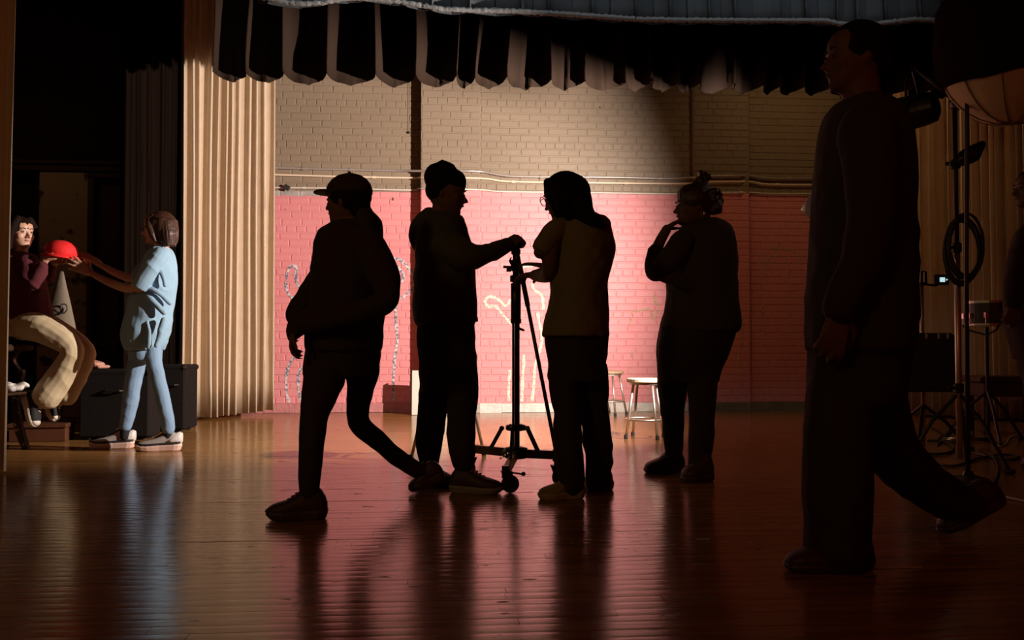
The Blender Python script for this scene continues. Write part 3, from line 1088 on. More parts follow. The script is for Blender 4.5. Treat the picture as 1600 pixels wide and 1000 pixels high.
def case(label, c, size, rz):
    t = thing('equipment_case', label, 'case', c, 'black equipment cases by the curtain')
    r = Matrix.Rotation(rz, 3, 'Z')
    x, y, z = size
    obj('body', M().bbox(c + UP * (z / 2 + .01), (x, y, z - .02), .012, r), mat('black_tolex', (.011, .008, .007), .85, spec=.12, bump=.3, bscale=120), t)
    obj('lid', M().bbox(c + UP * (z - .005), (x + .008, y + .008, .04), .010, r), MATS['black_tolex'], t)
    for sx in (-1, 1):
        for sy in (-1, 1):
            obj('corner_guard', M().sphere(c + r @ Vector((sx * (x / 2 - .012), sy * (y / 2 - .012), z - .008)), .024, 8), m_blkmet, t)
            obj('foot', M().lathe(c + r @ Vector((sx * (x / 2 - .05), sy * (y / 2 - .05), 0)), [(.018, 0), (.02, .012)], 10), m_rubber, t)
    hb = M().tube([c + r @ Vector((-.07, -y / 2 - .004, z * .72)), c + r @ Vector((-.05, -y / 2 - .03, z * .72)), c + r @ Vector((.05, -y / 2 - .03, z * .72)), c + r @ Vector((.07, -y / 2 - .004, z * .72))], .008, 8)
    obj('handle', hb, m_blkmet, t)


case('black equipment case directly against the lit beige curtain', FL(277, 7.30), (.235, .30, .522), -YAW)
case('wider black equipment case behind the legs of the person in the blue shirt', FL(190, 6.68), (.50, .26, .50), -YAW + .05)
q = FL(150, 6.64) + UP * .5225
t = thing('folded_cloth', 'dusty pink folded cloth on the corner of the wider black case', 'cloth', q)
rr = Matrix.Rotation(-.4, 3, 'Z')
m_pc = mat('dusty_pink_cloth', (.50, .24, .18), .9)
obj('fold', M().bbox(q + UP * .012, (.17, .12, .022), .008, rr), m_pc, t)
obj('fold', M().bbox(q + UP * .042 + Vector((-.02, 0, 0)), (.15, .10, .03), .010, rr @ Matrix.Rotation(.22, 3, 'Y')), m_pc, t)
obj('pale_corner', M().bbox(q + UP * .014 + Vector((-.09, -.03, 0)), (.04, .06, .026), .006, rr), MATS['white_cloth'], t)

# ------------------------------------------------------------------ film lights and stands on the other side
def stand_legs(t, c, r, z, a0=0.3):
    for k in range(3):
        a = a0 + k * 2 * math.pi / 3
        d = Vector((math.cos(a), math.sin(a), 0))
        obj('leg', M().tube([c + UP * z, c + d * r * .5 + UP * z * .62, c + d * r + UP * .014], .011, 8), m_blkmet, t)
        obj('foot', M().tube([c + d * (r - .02) + UP * .0135, c + d * (r + .02) + UP * .0135], .0135, 8, ends=True), m_rubber, t)


S2 = FL(1497, 5.10)
t = thing('light_stand', 'tall light stand with a boom arm in front of the dim pleated curtain', 'stand', S2)
topz = W(1497, 160, 5.10).z
obj('column', M().tube([S2 + UP * .05, S2 + UP * 1.25], .0165, 12), m_alu, t, smooth=True)
obj('riser', M().tube([S2 + UP * 1.2, S2 + UP * topz], .0125, 12), m_blkmet, t, smooth=True)
for z in (.42, 1.22, 1.7):
    obj('collar', M().lathe(S2 + UP * z, [(.02, 0), (.027, .006), (.027, .05), (.02, .056)], 14), m_blkmet, t)
    obj('knob', M().tube([S2 + UP * (z + .03), S2 + UP * (z + .03) - RT * .05], [.007, .012], 8, ends=True), m_blkmet, t)
stand_legs(t, S2, .30, .42, .9)
hd = W(1497, 160, 5.10)
gh = M().lathe(hd - FW * .035, [(.03, 0), (.042, .008), (.042, .062), (.03, .07)], 18, FW)
gh.tube([hd - FW * .05, hd - FW * .09], .008, 8)
obj('grip_head', gh, m_blkmet, t, smooth=True)
gd = (KEY_AIM - KEY).normalized()
bk = KEY - gd * .16
obj('boom_arm', M().tube([hd + RT * .07 - UP * .01, hd, bk + UP * .27], .0105, 10), m_blkmet, t, smooth=True)
ga = W(1512, 247, 5.06)
obj('grip_arm', M().tube([W(1488, 256, 5.06), W(1505, 248, 5.06), W(1520, 240, 5.06), W(1534, 226, 5.06)], [.018, .045, .05, .022], 12, ends=True), m_blkmet, t, smooth=True)

t = thing('film_lamp', 'film lamp on the boom behind the dark striding figure, aimed at the brick wall', 'lamp', KEY)
rotl = gd.to_track_quat('Z', 'Y').to_matrix()
obj('housing', M().lathe(KEY - gd * .30, [(.05, 0), (.085, .02), (.095, .08), (.10, .22), (.105, .272), (.092, .272), (.085, .26), (.02, .25)], 24, gd), m_blkmet, t)
obj('lens', M().lathe(KEY - gd * .045, [(.085, 0), (.08, .004), (.045, .012), (.003, .016)], 24, gd), mat('lit_lens', (.9, .85, .75), .2, emit=((1, .88, .74), 6.0)), t)
sx, sy = rotl @ Vector((1, 0, 0)), rotl @ Vector((0, 1, 0))
yk = M().tube([KEY - gd * .16 + sx * .12, KEY - gd * .16 + sx * .125 + UP * .14, bk + UP * .26, KEY - gd * .16 - sx * .125 + UP * .14, KEY - gd * .16 - sx * .12], .008, 8)
obj('yoke', yk, m_blkmet, t)
for a in range(4):
    e = (sx, sy, -sx, -sy)[a]
    f = (sy, sx, sy, sx)[a]
    p0 = KEY - gd * .03 + e * .108
    p1 = p0 + (e * .93 + gd * .37) * .13
    if e.z > .6:                                           # the top door is folded in and cuts the beam below the borders
        p1 = KEY + gd * .25 + e * (.25 * math.tan(math.radians(25)))
    nrm = (p1 - p0).normalized().cross(f) * .002
    obj('barn_door', M().rings([[p0 - f * .08 + nrm, p0 + f * .08 + nrm, p0 + f * .08 - nrm, p0 - f * .08 - nrm], [p1 - f * .12 + nrm, p1 + f * .12 + nrm, p1 + f * .12 - nrm, p1 - f * .12 - nrm]]), m_blkmet, t)

# big lantern with a black skirt
LC = W(1576, 72, 4.60)
k = 4.60 / FPX
t = thing('skirted_lantern', 'big round paper lantern with a black skirt on a dark pole, upper corner', 'lamp', FL(1510, 4.60))
ln = obj('paper_shade', M().sphere(LC, 1, 28, (104 * k, 104 * k, 124 * k)), mat('lantern_paper', (.62, .46, .32), .8), t, smooth=True)
for i in range(10):
    a = i * math.pi / 5 + .25
    pts = [LC + Vector((104.6 * k * math.sin(b) * math.cos(a), 104.6 * k * math.sin(b) * math.sin(a), -124.6 * k * math.cos(b))) for b in [math.pi * j / 14 for j in range(8)]]
    obj('seam', M().tube(pts, .004, 6), mat('seam_tape', (.20, .14, .09), .8), ln)
rs = []
for (z, r) in ((-62, 97), (-40, 106), (0, 110), (60, 104), (110, 76), (135, 20)):
    rs.append([LC + Vector((r * k * math.cos(a), r * k * math.sin(a), (z + 5 * math.sin(3 * a)) * k)) for a in [2 * math.pi * j / 40 for j in range(40)]])
obj('black_skirt', M().rings(rs), m_black, t, smooth=True)
obj('pole', M().tube([LC - RT * .12 + UP * .1, W(1511, 130, 4.60), W(1511, 200, 4.60), W(1510, 420, 4.60), FL(1510, 4.60) + UP * .03], .011, 10), m_blkmet, t, smooth=True)
obj('foot_plate', M().lathe(FL(1510, 4.60), [(.10, 0), (.10, .012), (.03, .03), (.02, .05)], 24), m_blkmet, t)

# monitor stand with black case and small lit screen
S1 = FL(1441, 5.92)
t = thing('monitor_stand', 'short stand carrying a square black case beside the tall light stand', 'stand', S1)
obj('column', M().tube([S1 + UP * .03, S1 + UP * 1.12], .0125, 12), mat('copper_tinted_steel', (.55, .40, .32), .35, .9), t, smooth=True)
stand_legs(t, S1, .30, .30, 2.0)
cb = W(1444, 566, 5.92)
obj('case', M().bbox(cb, (.32, .20, .385), .015, Matrix.Rotation(-YAW, 3, 'Z')), m_blk, t)
for dx in (-.12, -.03, .05, .11):
    obj('latch', M().bbox(cb + RT * dx - FW * .105 + UP * .17, (.018, .012, .035), .003), m_alu, t)
hw = M().bbox(W(1441, 434, 5.90), (.05, .05, .09), .008)
obj('head_block', hw, m_blkmet, t)
for du in (-3, 3):
    obj('tally_post', M().tube([W(1441 + du, 440, 5.85), W(1441 + du, 426, 5.85)], .0045, 8, ends=True), m_alu, t)
q = W(1472, 437, 5.86)
t = thing('small_monitor', 'small monitor glowing pale blue on the short stand', 'monitor', q)
obj('casing', M().bbox(q + FW * .012, (.10, .022, .07), .006, Matrix.Rotation(-YAW, 3, 'Z')), m_blk, t)
obj('screen', M().bbox(q - FW * .001 + RT * .002, (.034, .003, .030), .001, Matrix.Rotation(-YAW, 3, 'Z')), mat('lit_screen', (.1, .15, .16), .3, emit=((.55, .85, .9), .9)), t)
obj('bracket', M().tube([W(1472, 442, 5.88), W(1462, 446, 5.9), W(1442, 444, 5.91)], .008, 8), m_blkmet, t)
obj('indicator', M().sphere(W(1479.5, 437, 5.85), .006, 8), mat('lit_indicator', (.2, .2, .2), .3, emit=((.6, .8, .8), .6)), t)

# coil of cable hung on the stand
q = W(1506, 384, 5.02)
mm = M()
rnd = random.Random(3)
for i in range(7):
    ph, r0 = rnd.uniform(0, 6), rnd.uniform(.135, .165)
    mm.tube([q + RT * (r0 * .62 * math.cos(a) + rnd.uniform(-.002, .002)) + UP * (r0 * 1.15 * math.sin(a) - .012 * i * .5) + FW * (.012 * (i - 3) + .006 * math.sin(2 * a + ph)) for a in [2 * math.pi * j / 30 for j in range(30)]], .0075, 7, closed=True)
o = obj('cable_coil', mm, m_rubber, org=q, smooth=True)
tag(o, 'coil of thick black cable hanging on the tall light stand', 'cable')

# bounce card on its own stand
cc = W(1277, 322, 6.5)
t = thing('bounce_card', 'tan square card tilted on its corner, poking out behind the dark figure', 'card', FL(1338, 6.6))
rc = Matrix.Rotation(.25, 3, 'Z') @ Matrix.Rotation(.62, 3, 'Y')
obj('card', M().bbox(cc + RT * .05, (.29, .008, .30), .002, rc), mat('brown_card', (.26, .155, .105), .8), t)
cp = FL(1338, 6.6)
obj('column', M().tube([cp + UP * .03, cp + UP * 1.62], .012, 10), m_blkmet, t)
obj('card_arm', M().tube([cp + UP * 1.6, cc + RT * .08 + FW * .03], .008, 8), m_blkmet, t)
stand_legs(t, cp, .26, .3, .5)

# snare drum on its stand, wooden bench, cables
DC = W(1541, 472, 6.5)
base = Vector((DC.x, DC.y, 0))
t = thing('snare_drum', 'shallow drum on a stand in front of the dim pleated curtain', 'drum', base)
obj('shell', M().lathe(DC - UP * .17, [(.135, 0), (.14, .005), (.14, .165), (.13, .17)], 28), mat('drum_shell', (.05, .03, .02), .35), t, smooth=False)
obj('hoop', M().lathe(DC - UP * .012, [(.138, 0), (.147, .0), (.147, .018), (.138, .018)], 28), m_alu, t)
obj('hoop', M().lathe(DC - UP * .172, [(.138, 0), (.147, .0), (.147, .014), (.138, .014)], 28), m_alu, t)
obj('drum_skin', M().lathe(DC - UP * .006, [(.137, 0), (.137, .008), (.01, .009)], 28), mat('drum_skin', (.28, .20, .13), .6), t)
for i in range(8):
    a = i * math.pi / 4 + .2
    d = Vector((math.cos(a), math.sin(a), 0))
    obj('lug', M().tube([DC + d * .15 - UP * .165, DC + d * .15 - UP * .10], .004, 6).box(DC + d * .146 - UP * .10, (.022, .022, .035)), m_chrome, t)
obj('column', M().tube([base + UP * .05, DC - UP * .18], .013, 10), m_blkmet, t)
for i in range(3):
    a = i * 2.094 + .5
    d = Vector((math.cos(a), math.sin(a), 0))
    obj('cradle_arm', M().tube([DC - UP * .24, DC - UP * .20 + d * .13, DC - UP * .165 + d * .155], .007, 6), m_blkmet, t)
stand_legs(t, base, .30, .36, .2)

bq = FL(1575, 7.15)
t = thing('wooden_bench', 'dark wooden bench low in front of the dim curtain', 'bench', bq)
m_bench = mat('bench_wood', (.06, .03, .016), .4, var=.3)
obj('seat', M().bbox(bq + UP * .425, (.62, .34, .05), .01, Matrix.Rotation(-YAW, 3, 'Z')), m_bench, t)
obj('apron', M().bbox(bq + UP * .345, (.54, .28, .11), .006, Matrix.Rotation(-YAW, 3, 'Z')), m_bench, t)
for sx_ in (-1, 1):
    for sy_ in (-1, 1):
        obj('leg', M().bbox(bq + RT * sx_ * .25 + FW * sy_ * .12 + UP * .15, (.05, .05, .30), .006, Matrix.Rotation(-YAW, 3, 'Z'), ), m_bench, t)


def floor_cable(label, pts, r, m):
    P = [G(u, v, r + .001) for u, v in cr(pts, 5)]
    o = obj('cable', M().tube(P, r, 7, ends=True), m, org=Vector((P[0].x, P[0].y, 0)), smooth=True)
    tag(o, label, 'cable', 'cables lying around the light stands')


m_cab = mat('black_cable', (.022, .015, .012), .5)
m_cabw = mat('pale_cable', (.55, .42, .28), .5)
floor_cable('black cable looping widest around the foot of the short stand', [(1405, 664), (1420, 690), (1448, 708), (1480, 708), (1490, 700), (1476, 690), (1450, 688)], .009, m_cab)
floor_cable('black cable tangled in a figure behind the tall light stand', [(1455, 668), (1470, 676), (1480, 688), (1500, 690), (1520, 680), (1510, 670), (1490, 672), (1478, 684), (1466, 694)], .008, m_cab)
floor_cable('black cable with a long narrow loop past the tall stand', [(1450, 722), (1490, 728), (1530, 716), (1570, 710), (1592, 713), (1580, 718), (1550, 714), (1520, 708)], .007, m_cab)
floor_cable('black cable curving down in front of the tall light stand', [(1530, 700), (1552, 714), (1560, 736), (1552, 758)], .008, m_cab)
floor_cable('pale cable curling out of the picture beside the bench', [(1553, 690), (1562, 697), (1572, 694), (1578, 684), (1592, 680), (1625, 682)], .006, m_cabw)
floor_cable('pale cable running straight past the rear shoe of the dark figure', [(1500, 762), (1530, 768), (1560, 774), (1600, 783), (1640, 792)], .006, m_cabw)
q = G(1505, 690)
t = thing('metal_floor_bar', 'thin bright metal bar lying on the floor behind the tall light stand', 'bar', q)
obj('bar', M().tube([q + UP * .016 - RT * .165, q + UP * .016 + RT * .165], .013, 16), mat('polished_steel', (.85, .8, .75), .22, 1.0), t, smooth=True)
for sx_ in (-1, 1):
    obj('end_block', M().bbox(q + UP * .015 + RT * sx_ * .18, (.03, .04, .03), .005), m_blkmet, t)

# ------------------------------------------------------------------ people
m_skin = mat('skin', (0.56, 0.30, 0.20), 0.5, bump=0.08, bscale=80)
m_skin2 = mat('shaded_skin', (0.13, 0.062, 0.042), 0.6, spec=0.2)  # darkened skin copy, shade painted in for the silhouetted people
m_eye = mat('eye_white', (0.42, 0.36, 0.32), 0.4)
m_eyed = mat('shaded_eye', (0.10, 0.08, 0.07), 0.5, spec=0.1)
m_iris = mat('eye_iris', (0.05, 0.03, 0.02), 0.2)
m_brow = mat('eyebrow', (0.05, 0.025, 0.015), 0.8)
m_lip = mat('lips', (0.48, 0.17, 0.13), 0.45)


def person(label, d, u):
    return dict(label=label, d=d, loc=FL(u, d), body=M(), g={}, extra=[])


def limb(p, g, pts, shrink=0.8, sub=5, flat=False):
    q = cr(pts, sub)
    P = [W(u, v, p['d'] + o) for u, v, o, r in q]
    R = [r * (p['d'] + o) / FPX for u, v, o, r in q]
    if g:
        p['g'].setdefault(g, M()).tube(P, R, 14, ends=not flat)
        if flat:
            p['g'][g].sphere(P[0], R[0] * .99, 12)
        p['body'].tube(P, [r * shrink for r in R], 12, ends=True)
    else:
        p['body'].tube(P, R, 14, ends=True)


def trunk(p, g, rows, shrink=0.84, only=False):
    q = cr([tuple(r) + ((0,) if len(r) == 4 else ()) for r in rows], 4)

    def secs(k):
        out = []
        for v, a, b, th, o in q:
            dd = p['d'] + o
            out.append((W((a + b) / 2, v, dd), RT * ((b - a) / 2 * dd / FPX * k), FW * (th / 2 * k)))
        return out
    if g:
        p['g'].setdefault(g, M()).loft(secs(1), 28)
        if not only:
            p['body'].loft(secs(shrink), 24)
    else:
        p['body'].loft(secs(1), 24)


HEAD = [(-.02, .28, -.02, .07), (.02, .365, -.08, .13), (.07, .39, -.15, .19), (.14, .388, -.24, .245), (.22, .395, -.31, .285), (.32, .40, -.39, .315), (.42, .395, -.44, .338),
        (.50, .388, -.46, .348), (.58, .405, -.47, .353), (.68, .415, -.47, .354), (.77, .39, -.45, .338), (.86, .33, -.385, .295), (.93, .23, -.28, .22), (.98, .11, -.15, .12)]


def head(p, O, H, F, U=UP, dim=True):
    F = F.normalized()
    U = (U - F * U.dot(F)).normalized()
    S = F.cross(U)

    def L(x, y, z):
        return O + F * (x * H) + S * (y * H) + U * (z * H)
    rot = Matrix((F, S, U)).transposed()
    mm = p['body']
    rs = []
    for z, xf, xb, w in HEAD:
        ring = []
        for k in range(24):
            a = 2 * math.pi * k / 24
            c, s = math.cos(a), math.sin(a)
            e = 0.86 if c > 0 else 1.0
            c2 = math.copysign(abs(c) ** e, c)
            s2 = math.copysign(abs(s) ** e, s)
            ring.append(L((xf + xb) / 2 + (xf - xb) / 2 * c2, w * s2, z))
        rs.append(ring)
    mm.rings(rs)
    mm.tube([L(.36, 0, .56), L(.41, 0, .47), L(.465, 0, .395), L(.50, 0, .352)], [.028 * H, .034 * H, .040 * H, .046 * H], 10, ends=True)
    for s in (-1, 1):
        mm.sphere(L(.435, s * .05, .335), .038 * H, 10)
        mm.sphere(L(.36, s * .13, .595), .05 * H, 10, (.9, 2.0, .7), rot)
        mm.sphere(L(.27, s * .18, .38), .11 * H, 12)
        mm.sphere(L(-.04, s * .35, .44), .10 * H, 10, (.62, .32, 1.0), rot)
    mm.sphere(L(.385, 0, .262), .05 * H, 12, (.95, 1.9, .5), rot)
    mm.sphere(L(.375, 0, .205), .05 * H, 12, (.95, 1.7, .55), rot)
    mm.sphere(L(.335, 0, .075), .085 * H, 12, (.9, 1.1, .9), rot)
    for s in (-1, 1):
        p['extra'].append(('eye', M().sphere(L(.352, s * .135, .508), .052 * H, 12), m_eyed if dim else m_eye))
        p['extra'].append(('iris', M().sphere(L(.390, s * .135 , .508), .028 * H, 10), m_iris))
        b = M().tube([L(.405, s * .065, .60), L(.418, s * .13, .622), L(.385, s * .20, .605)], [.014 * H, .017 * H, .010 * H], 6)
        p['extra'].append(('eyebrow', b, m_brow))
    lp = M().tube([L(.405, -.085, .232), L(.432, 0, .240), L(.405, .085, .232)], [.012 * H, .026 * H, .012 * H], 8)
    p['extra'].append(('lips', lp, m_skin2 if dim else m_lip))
    return L, rot


def hand(p, w, tip, nrm, thumb=1, curl=(.25, .25, .25, .25), spread=1.0, L=0.175, mm=None, tcurl=0.3):
    """w wrist, tip = direction point, nrm = back of the hand; thumb = +1 / -1 side of dir x nrm"""
    mm = mm or p['body']
    d = (tip - w).normalized()
    n = (nrm - d * nrm.dot(d)).normalized()
    s = d.cross(n) * thumb                        # towards the thumb
    k = L / 0.18
    offs = (.031, .011, -.010, -.029)
    lens = (.072, .082, .076, .060)
    kn = (.088, .092, .088, .080)
    for i in range(4):
        base = w + s * offs[i] * .45 * k
        K = w + d * kn[i] * k + s * offs[i] * k
        mm.tube([base, (base + K) / 2 + n * .004, K], [.015 * k, .0145 * k, .0115 * k], 10, ends=True)
        dd = (d + s * (offs[i] * 6 * spread)).normalized()
        q = [K]
        r = [.0105 * k]
        a = 0
        for j, fr in enumerate((.46, .30, .24)):
            a += curl[i] * (0.9, 1.15, 0.8)[j]
            v = dd * math.cos(a) - n * math.sin(a)
            q.append(q[-1] + v * lens[i] * fr * k)
            r.append((.0095, .0088, .0072)[j] * k)
        mm.tube(q, r, 10, ends=True)
    b = w + d * .022 * k + s * .022 * k
    t1 = b + (d * .55 + s * .75 - n * .25).normalized() * .045 * k
    v2 = (d * (.85) + s * (.5 - tcurl) - n * (.2 + tcurl)).normalized()
    t2 = t1 + v2 * .032 * k
    t3 = t2 + (v2 - s * tcurl * .5).normalized() * .024 * k
    mm.tube([b, t1, t2, t3], [.0155 * k, .0125 * k, .0105 * k, .0085 * k], 10, ends=True)


SHOE = [(0, .42, .40), (.03, .66, .58), (.10, .80, .80), (.20, .84, .92), (.31, .86, .92), (.42, .90, .76), (.54, .98, .60), (.68, 1.05, .48), (.81, 1.0, .41), (.91, .80, .34), (.97, .52, .26), (1, .28, .16)]


def shoe(root, heel, toe, up, m_up, m_sole, h=0.105, w=0.044, sole=0.026, m_lace=None, cap=None, lift=0.0, high=1.0, trim=None):
    d = (toe - heel)
    L = d.length
    d.normalize()
    up = (up - d * up.dot(d)).normalized()
    s = d.cross(up)
    secs = []
    for t, fw, fh in SHOE:
        hh = h * fh
        if t in (.20, .31, .10):
            hh *= high
        secs.append((heel + d * t * L + up * (sole * .55 + hh / 2), s * w * fw, up * hh / 2))
    # rounder cross-sections: superellipse with a flat bottom
    rs = []
    n = 18
    for c, A, B in secs:
        ring = []
        for k in range(n):
            a = 2 * math.pi * k / n
            x, y = math.cos(a), math.sin(a)
            x = math.copysign(abs(x) ** .75, x)
            y = math.copysign(abs(y) ** (.6 if y < 0 else .95), y)
            ring.append(c + A * x + B * y)
        rs.append(ring)
    up_o = obj('shoe', M().rings(rs), m_up, root, smooth=True)
    out = []
    T = [0, .02, .06, .14, .3, .45, .6, .72, .84, .93, .98, 1.0]
    Wd = [.35, .62, .82, .95, .92, .93, 1.06, 1.12, 1.05, .84, .55, .25]
    def outline(z, k, kl=1.0):
        pts = []
        for t, q in zip(T, Wd):
            t = .5 + (t - .5) * kl
            tt = t
            spring = lift * max(0, t - .75) ** 2 * L * 8
            pts.append(heel + d * (tt * L * 1.0) + s * w * q * k + up * (z + spring))
        for t, q in reversed(list(zip(T, Wd))):
            t = .5 + (t - .5) * kl
            spring = lift * max(0, t - .75) ** 2 * L * 8
            pts.append(heel + d * (t * L) - s * w * q * k + up * (z + spring))
        return pts
    def wedge(pts, a):
        return [q + up * (a * (1.0 - 1.0 * max(0.0, min(1.0, (q - heel).dot(d) / L)))) for q in pts]
    sm = M().rings([outline(0, .88, .90), outline(.007, .98, .97), wedge(outline(sole * .70, 1.03, 1.03), .012), wedge(outline(sole, .98), .014)])
    so_ = obj('sole', sm, m_sole, up_o)
    if trim:
        obj('side_stripe', M().rings([wedge(outline(sole * .95, 1.0), .014), wedge(outline(sole * 1.35, .985), .016)], cap=False), trim, so_)
        tg = M().loft([(heel + d * t * L + up * (sole * .55 + z), s * w_, up * .008) for t, z, w_ in ((.26, h * 1.02, .022), (.36, h * .88, .024), (.48, h * .69, .024), (.58, h * .56, .018))], 12)
        obj('tongue', tg, trim, up_o, smooth=True)
    if cap:
        c = heel + d * L * .88 + up * (sole * .6 + h * .15)
        obj('toe_cap', M().sphere(c, 1, 14, (L * .13, w * .92, h * .20), Matrix((d, s, up)).transposed()), cap, up_o, smooth=True)
    if m_lace:
        lm = M()
        for i in range(5):
            t = .36 + .065 * i
            hh = h * (0.92 - (t - .30) * 1.35)
            c = heel + d * t * L + up * (sole * .55 + hh + .002)
            lm.tube([c - s * w * .5 - up * .008, c - s * w * .2 + d * .006 + up * .002, c + s * w * .2 - d * .004 + up * .002, c + s * w * .5 - up * .008], .0035, 6)
        c = heel + d * .37 * L + up * (h * .92 + sole * .5)
        for sg in (-1, 1):
            lm.tube([c, c + s * sg * .014 + up * .013, c + s * sg * .028 + up * .002 + d * .01, c + d * .012], .003, 6)
        obj('lace', lm, m_lace, up_o)
    return up_o


def finish(p, skin, garments, voxel=0.006, name='person'):
    """garments: {name: (material, ripple)}"""
    me = fuse(p['body'], name, voxel, 2, p['loc'])
    root = link(name, me, skin, None, p['loc'])
    tag(root, p['label'], 'person')
    for g, mm in p['g'].items():
        m, rip = garments[g][:2]
        vx = garments[g][2] if len(garments[g]) > 2 else voxel * 1.15
        o = link(g, fuse(mm, g, vx, 3, p['loc'], rip), m, root)
    for nm, mm, m in p['extra']:
        obj(nm, mm, m, root, smooth=True)
    return root


m_hair = mat('dark_hair', (0.012, 0.006, 0.004), 0.75, spec=0.06, bump=0.3, bscale=30, stretch=(5, 5, .5))
m_hair_b = mat('brown_hair', (0.040, 0.014, 0.007), 0.42, bump=0.5, bscale=28, stretch=(5, 5, .45), var=0.4, vscale=20)
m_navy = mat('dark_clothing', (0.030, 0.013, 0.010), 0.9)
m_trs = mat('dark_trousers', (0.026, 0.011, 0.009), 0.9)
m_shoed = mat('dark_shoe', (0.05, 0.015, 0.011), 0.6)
m_lens = mat('spectacle_frame', (0.02, 0.015, 0.012), 0.3)


def spectacles(p, L, rot, H, r=.095):
    mm = M()
    for s in (-1, 1):
        c = (.455, s * .15, .50)
        mm.tube([L(c[0] - .03 * abs(math.sin(a)) * 0, c[1] + r * 1.15 * math.cos(a), c[2] + r * math.sin(a)) for a in [2 * math.pi * k / 18 for k in range(18)]], .010 * H, 6, closed=True)
        mm.tube([L(.45, s * .25, .52), L(.20, s * .36, .52), L(-.03, s * .37, .50)], .009 * H, 6)
    mm.tube([L(.46, -.05, .52), L(.47, 0, .53), L(.46, .05, .52)], .009 * H, 6)
    p['extra'].append(('spectacles', mm, m_lens))


# --- walking figure in a peaked cap
p = person('person in a peaked cap walking past with arms bent in front', 3.85, 545)
trunk(p, 'jacket', [(347, 520, 566, .18), (355, 508, 584, .26), (364, 499, 594, .32), (380, 493, 600, .36), (402, 489, 604, .37), (432, 487, 606, .37), (470, 484, 602, .36), (510, 480, 598, .35), (540, 478, 597, .34), (548, 480, 594, .33)])
limb(p, 'jacket', [(572, 380, -.16, 26), (596, 420, -.2, 25), (606, 458, -.22, 19), (590, 478, -.26, 18), (540, 492, -.27, 19), (495, 500, -.22, 19), (468, 506, -.19, 17), (460, 516, -.19, 14)])
limb(p, 'jacket', [(514, 380, .12, 20), (505, 425, .14, 19), (484, 464, .10, 20), (463, 492, .06, 18)])
trunk(p, 'jacket', [(330, 560, 580, .14), (342, 556, 592, .2), (356, 556, 597, .22), (368, 560, 598, .2)])
limb(p, None, [(554, 362, 0, 17), (546, 335, 0, 17)])
trunk(p, 'trousers', [(536, 480, 595, .30), (562, 476, 593, .29), (588, 475, 590, .27)])
limb(p, 'trousers', [(508, 575, -.07, 33), (506, 592, -.09, 32), (498, 622, -.13, 26), (491, 652, -.17, 21), (488, 682, -.2, 19.5), (485, 722, -.24, 17.5), (483, 768, -.27, 15)])
limb(p, 'trousers', [(566, 575, .08, 27), (565, 592, .1, 24), (561, 622, .14, 19), (559, 650, .18, 16), (566, 668, .2, 16), (588, 686, .25, 14.5), (620, 714, .31, 13), (668, 745, .36, 11)])
L, rot = head(p, W(543, 350, 3.85), .208, -RT * .92 + FW * .35)
hand(p, W(462, 514, 3.66), W(456, 545, 3.66), -RT, -1, (.5, .55, .6, .65), L=.15)
hand(p, W(464, 498, 3.90), W(452, 520, 3.88), -RT, -1, (.7, .75, .8, .9), L=.15)
hm = M()
hm.sphere(L(-.06, 0, .58), .47 * .208, 18, (1.0, .84, .95), rot)
hm.sphere(L(-.30, 0, .35), .25 * .208, 14, (.8, 1.1, 1.2), rot)
hm.tube([L(-.38, 0, .40), L(-.50, 0, .20), L(-.56, 0, .0)], [.018, .022, .012], 10, ends=True)
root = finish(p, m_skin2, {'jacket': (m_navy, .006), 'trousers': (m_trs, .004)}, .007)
link('hair', fuse(hm, 'hair', .006, 2, p['loc']), m_hair, root)
cm = M()
cm.rings([[L(-.04 + (.50 * k) * math.cos(a), .42 * k * math.sin(a), z) for a in [2 * math.pi * i / 24 for i in range(24)]] for z, k in ((.62, 1.0), (.72, .99), (.82, .92), (.92, .76), (1.0, .52), (1.04, .25), (1.05, .05))])
cap_o = obj('cap', cm, m_navy, root, smooth=True)
br = []
for i in range(13):
    a = -math.pi / 2 * .92 + math.pi * .92 * i / 12
    br.append((.30 * math.cos(a), .36 * math.sin(a)))
rs = []
for z, k in ((.655, 1), (.675, 1.02), (.695, 1)):
    rs.append([L(.38 + x * k * 1.25, y_ * k, z + .02 * (x < .02)) for x, y_ in br] + [L(.20, .30, z), L(.20, -.30, z)])
obj('peak', M().rings(rs), m_navy, cap_o)
obj('button', M().sphere(L(-.04, 0, 1.055), .008, 8), m_navy, cap_o)
shoe(root, FL(513, 3.60), FL(418, 3.57), UP, m_shoed, m_shoed, h=.125, w=.05, sole=.03, m_lace=m_shoed, lift=.12)
shoe(root, W(697, 748, 4.22), FL(642, 4.20) + UP * .004, UP + RT * -.35, m_shoed, m_shoed, h=.10, w=.045, m_lace=m_shoed)

# --- boy in a hooded jacket holding the stand
p = person('short-haired boy in a dark hooded jacket gripping the top of the stand', 4.40, 700)
trunk(p, 'jacket', [(333, 672, 706, .15), (340, 662, 722, .22), (350, 656, 727, .28), (364, 652, 731, .34), (385, 650, 738, .38), (410, 649, 741, .39), (440, 647, 742, .39), (475, 645, 744, .39), (500, 647, 743, .37), (508, 651, 740, .35)])
limb(p, 'jacket', [(672, 336, .02, 12), (660, 352, .03, 16), (655, 370, .03, 16), (656, 382, .02, 11)])
limb(p, 'jacket', [(712, 343, 0, 10), (717, 346, 0, 9), (717, 358, 0, 11)])
limb(p, 'jacket', [(700, 384, -.16, 26), (722, 398, -.19, 24), (742, 401, -.17, 19), (760, 397, -.11, 14.5), (780, 389, -.02, 12.5), (793, 384, .05, 11)])
limb(p, 'jacket', [(690, 380, .16, 22), (698, 430, .2, 19), (714, 476, .14, 15)])
limb(p, None, [(684, 345, 0, 15), (690, 325, 0, 15)])
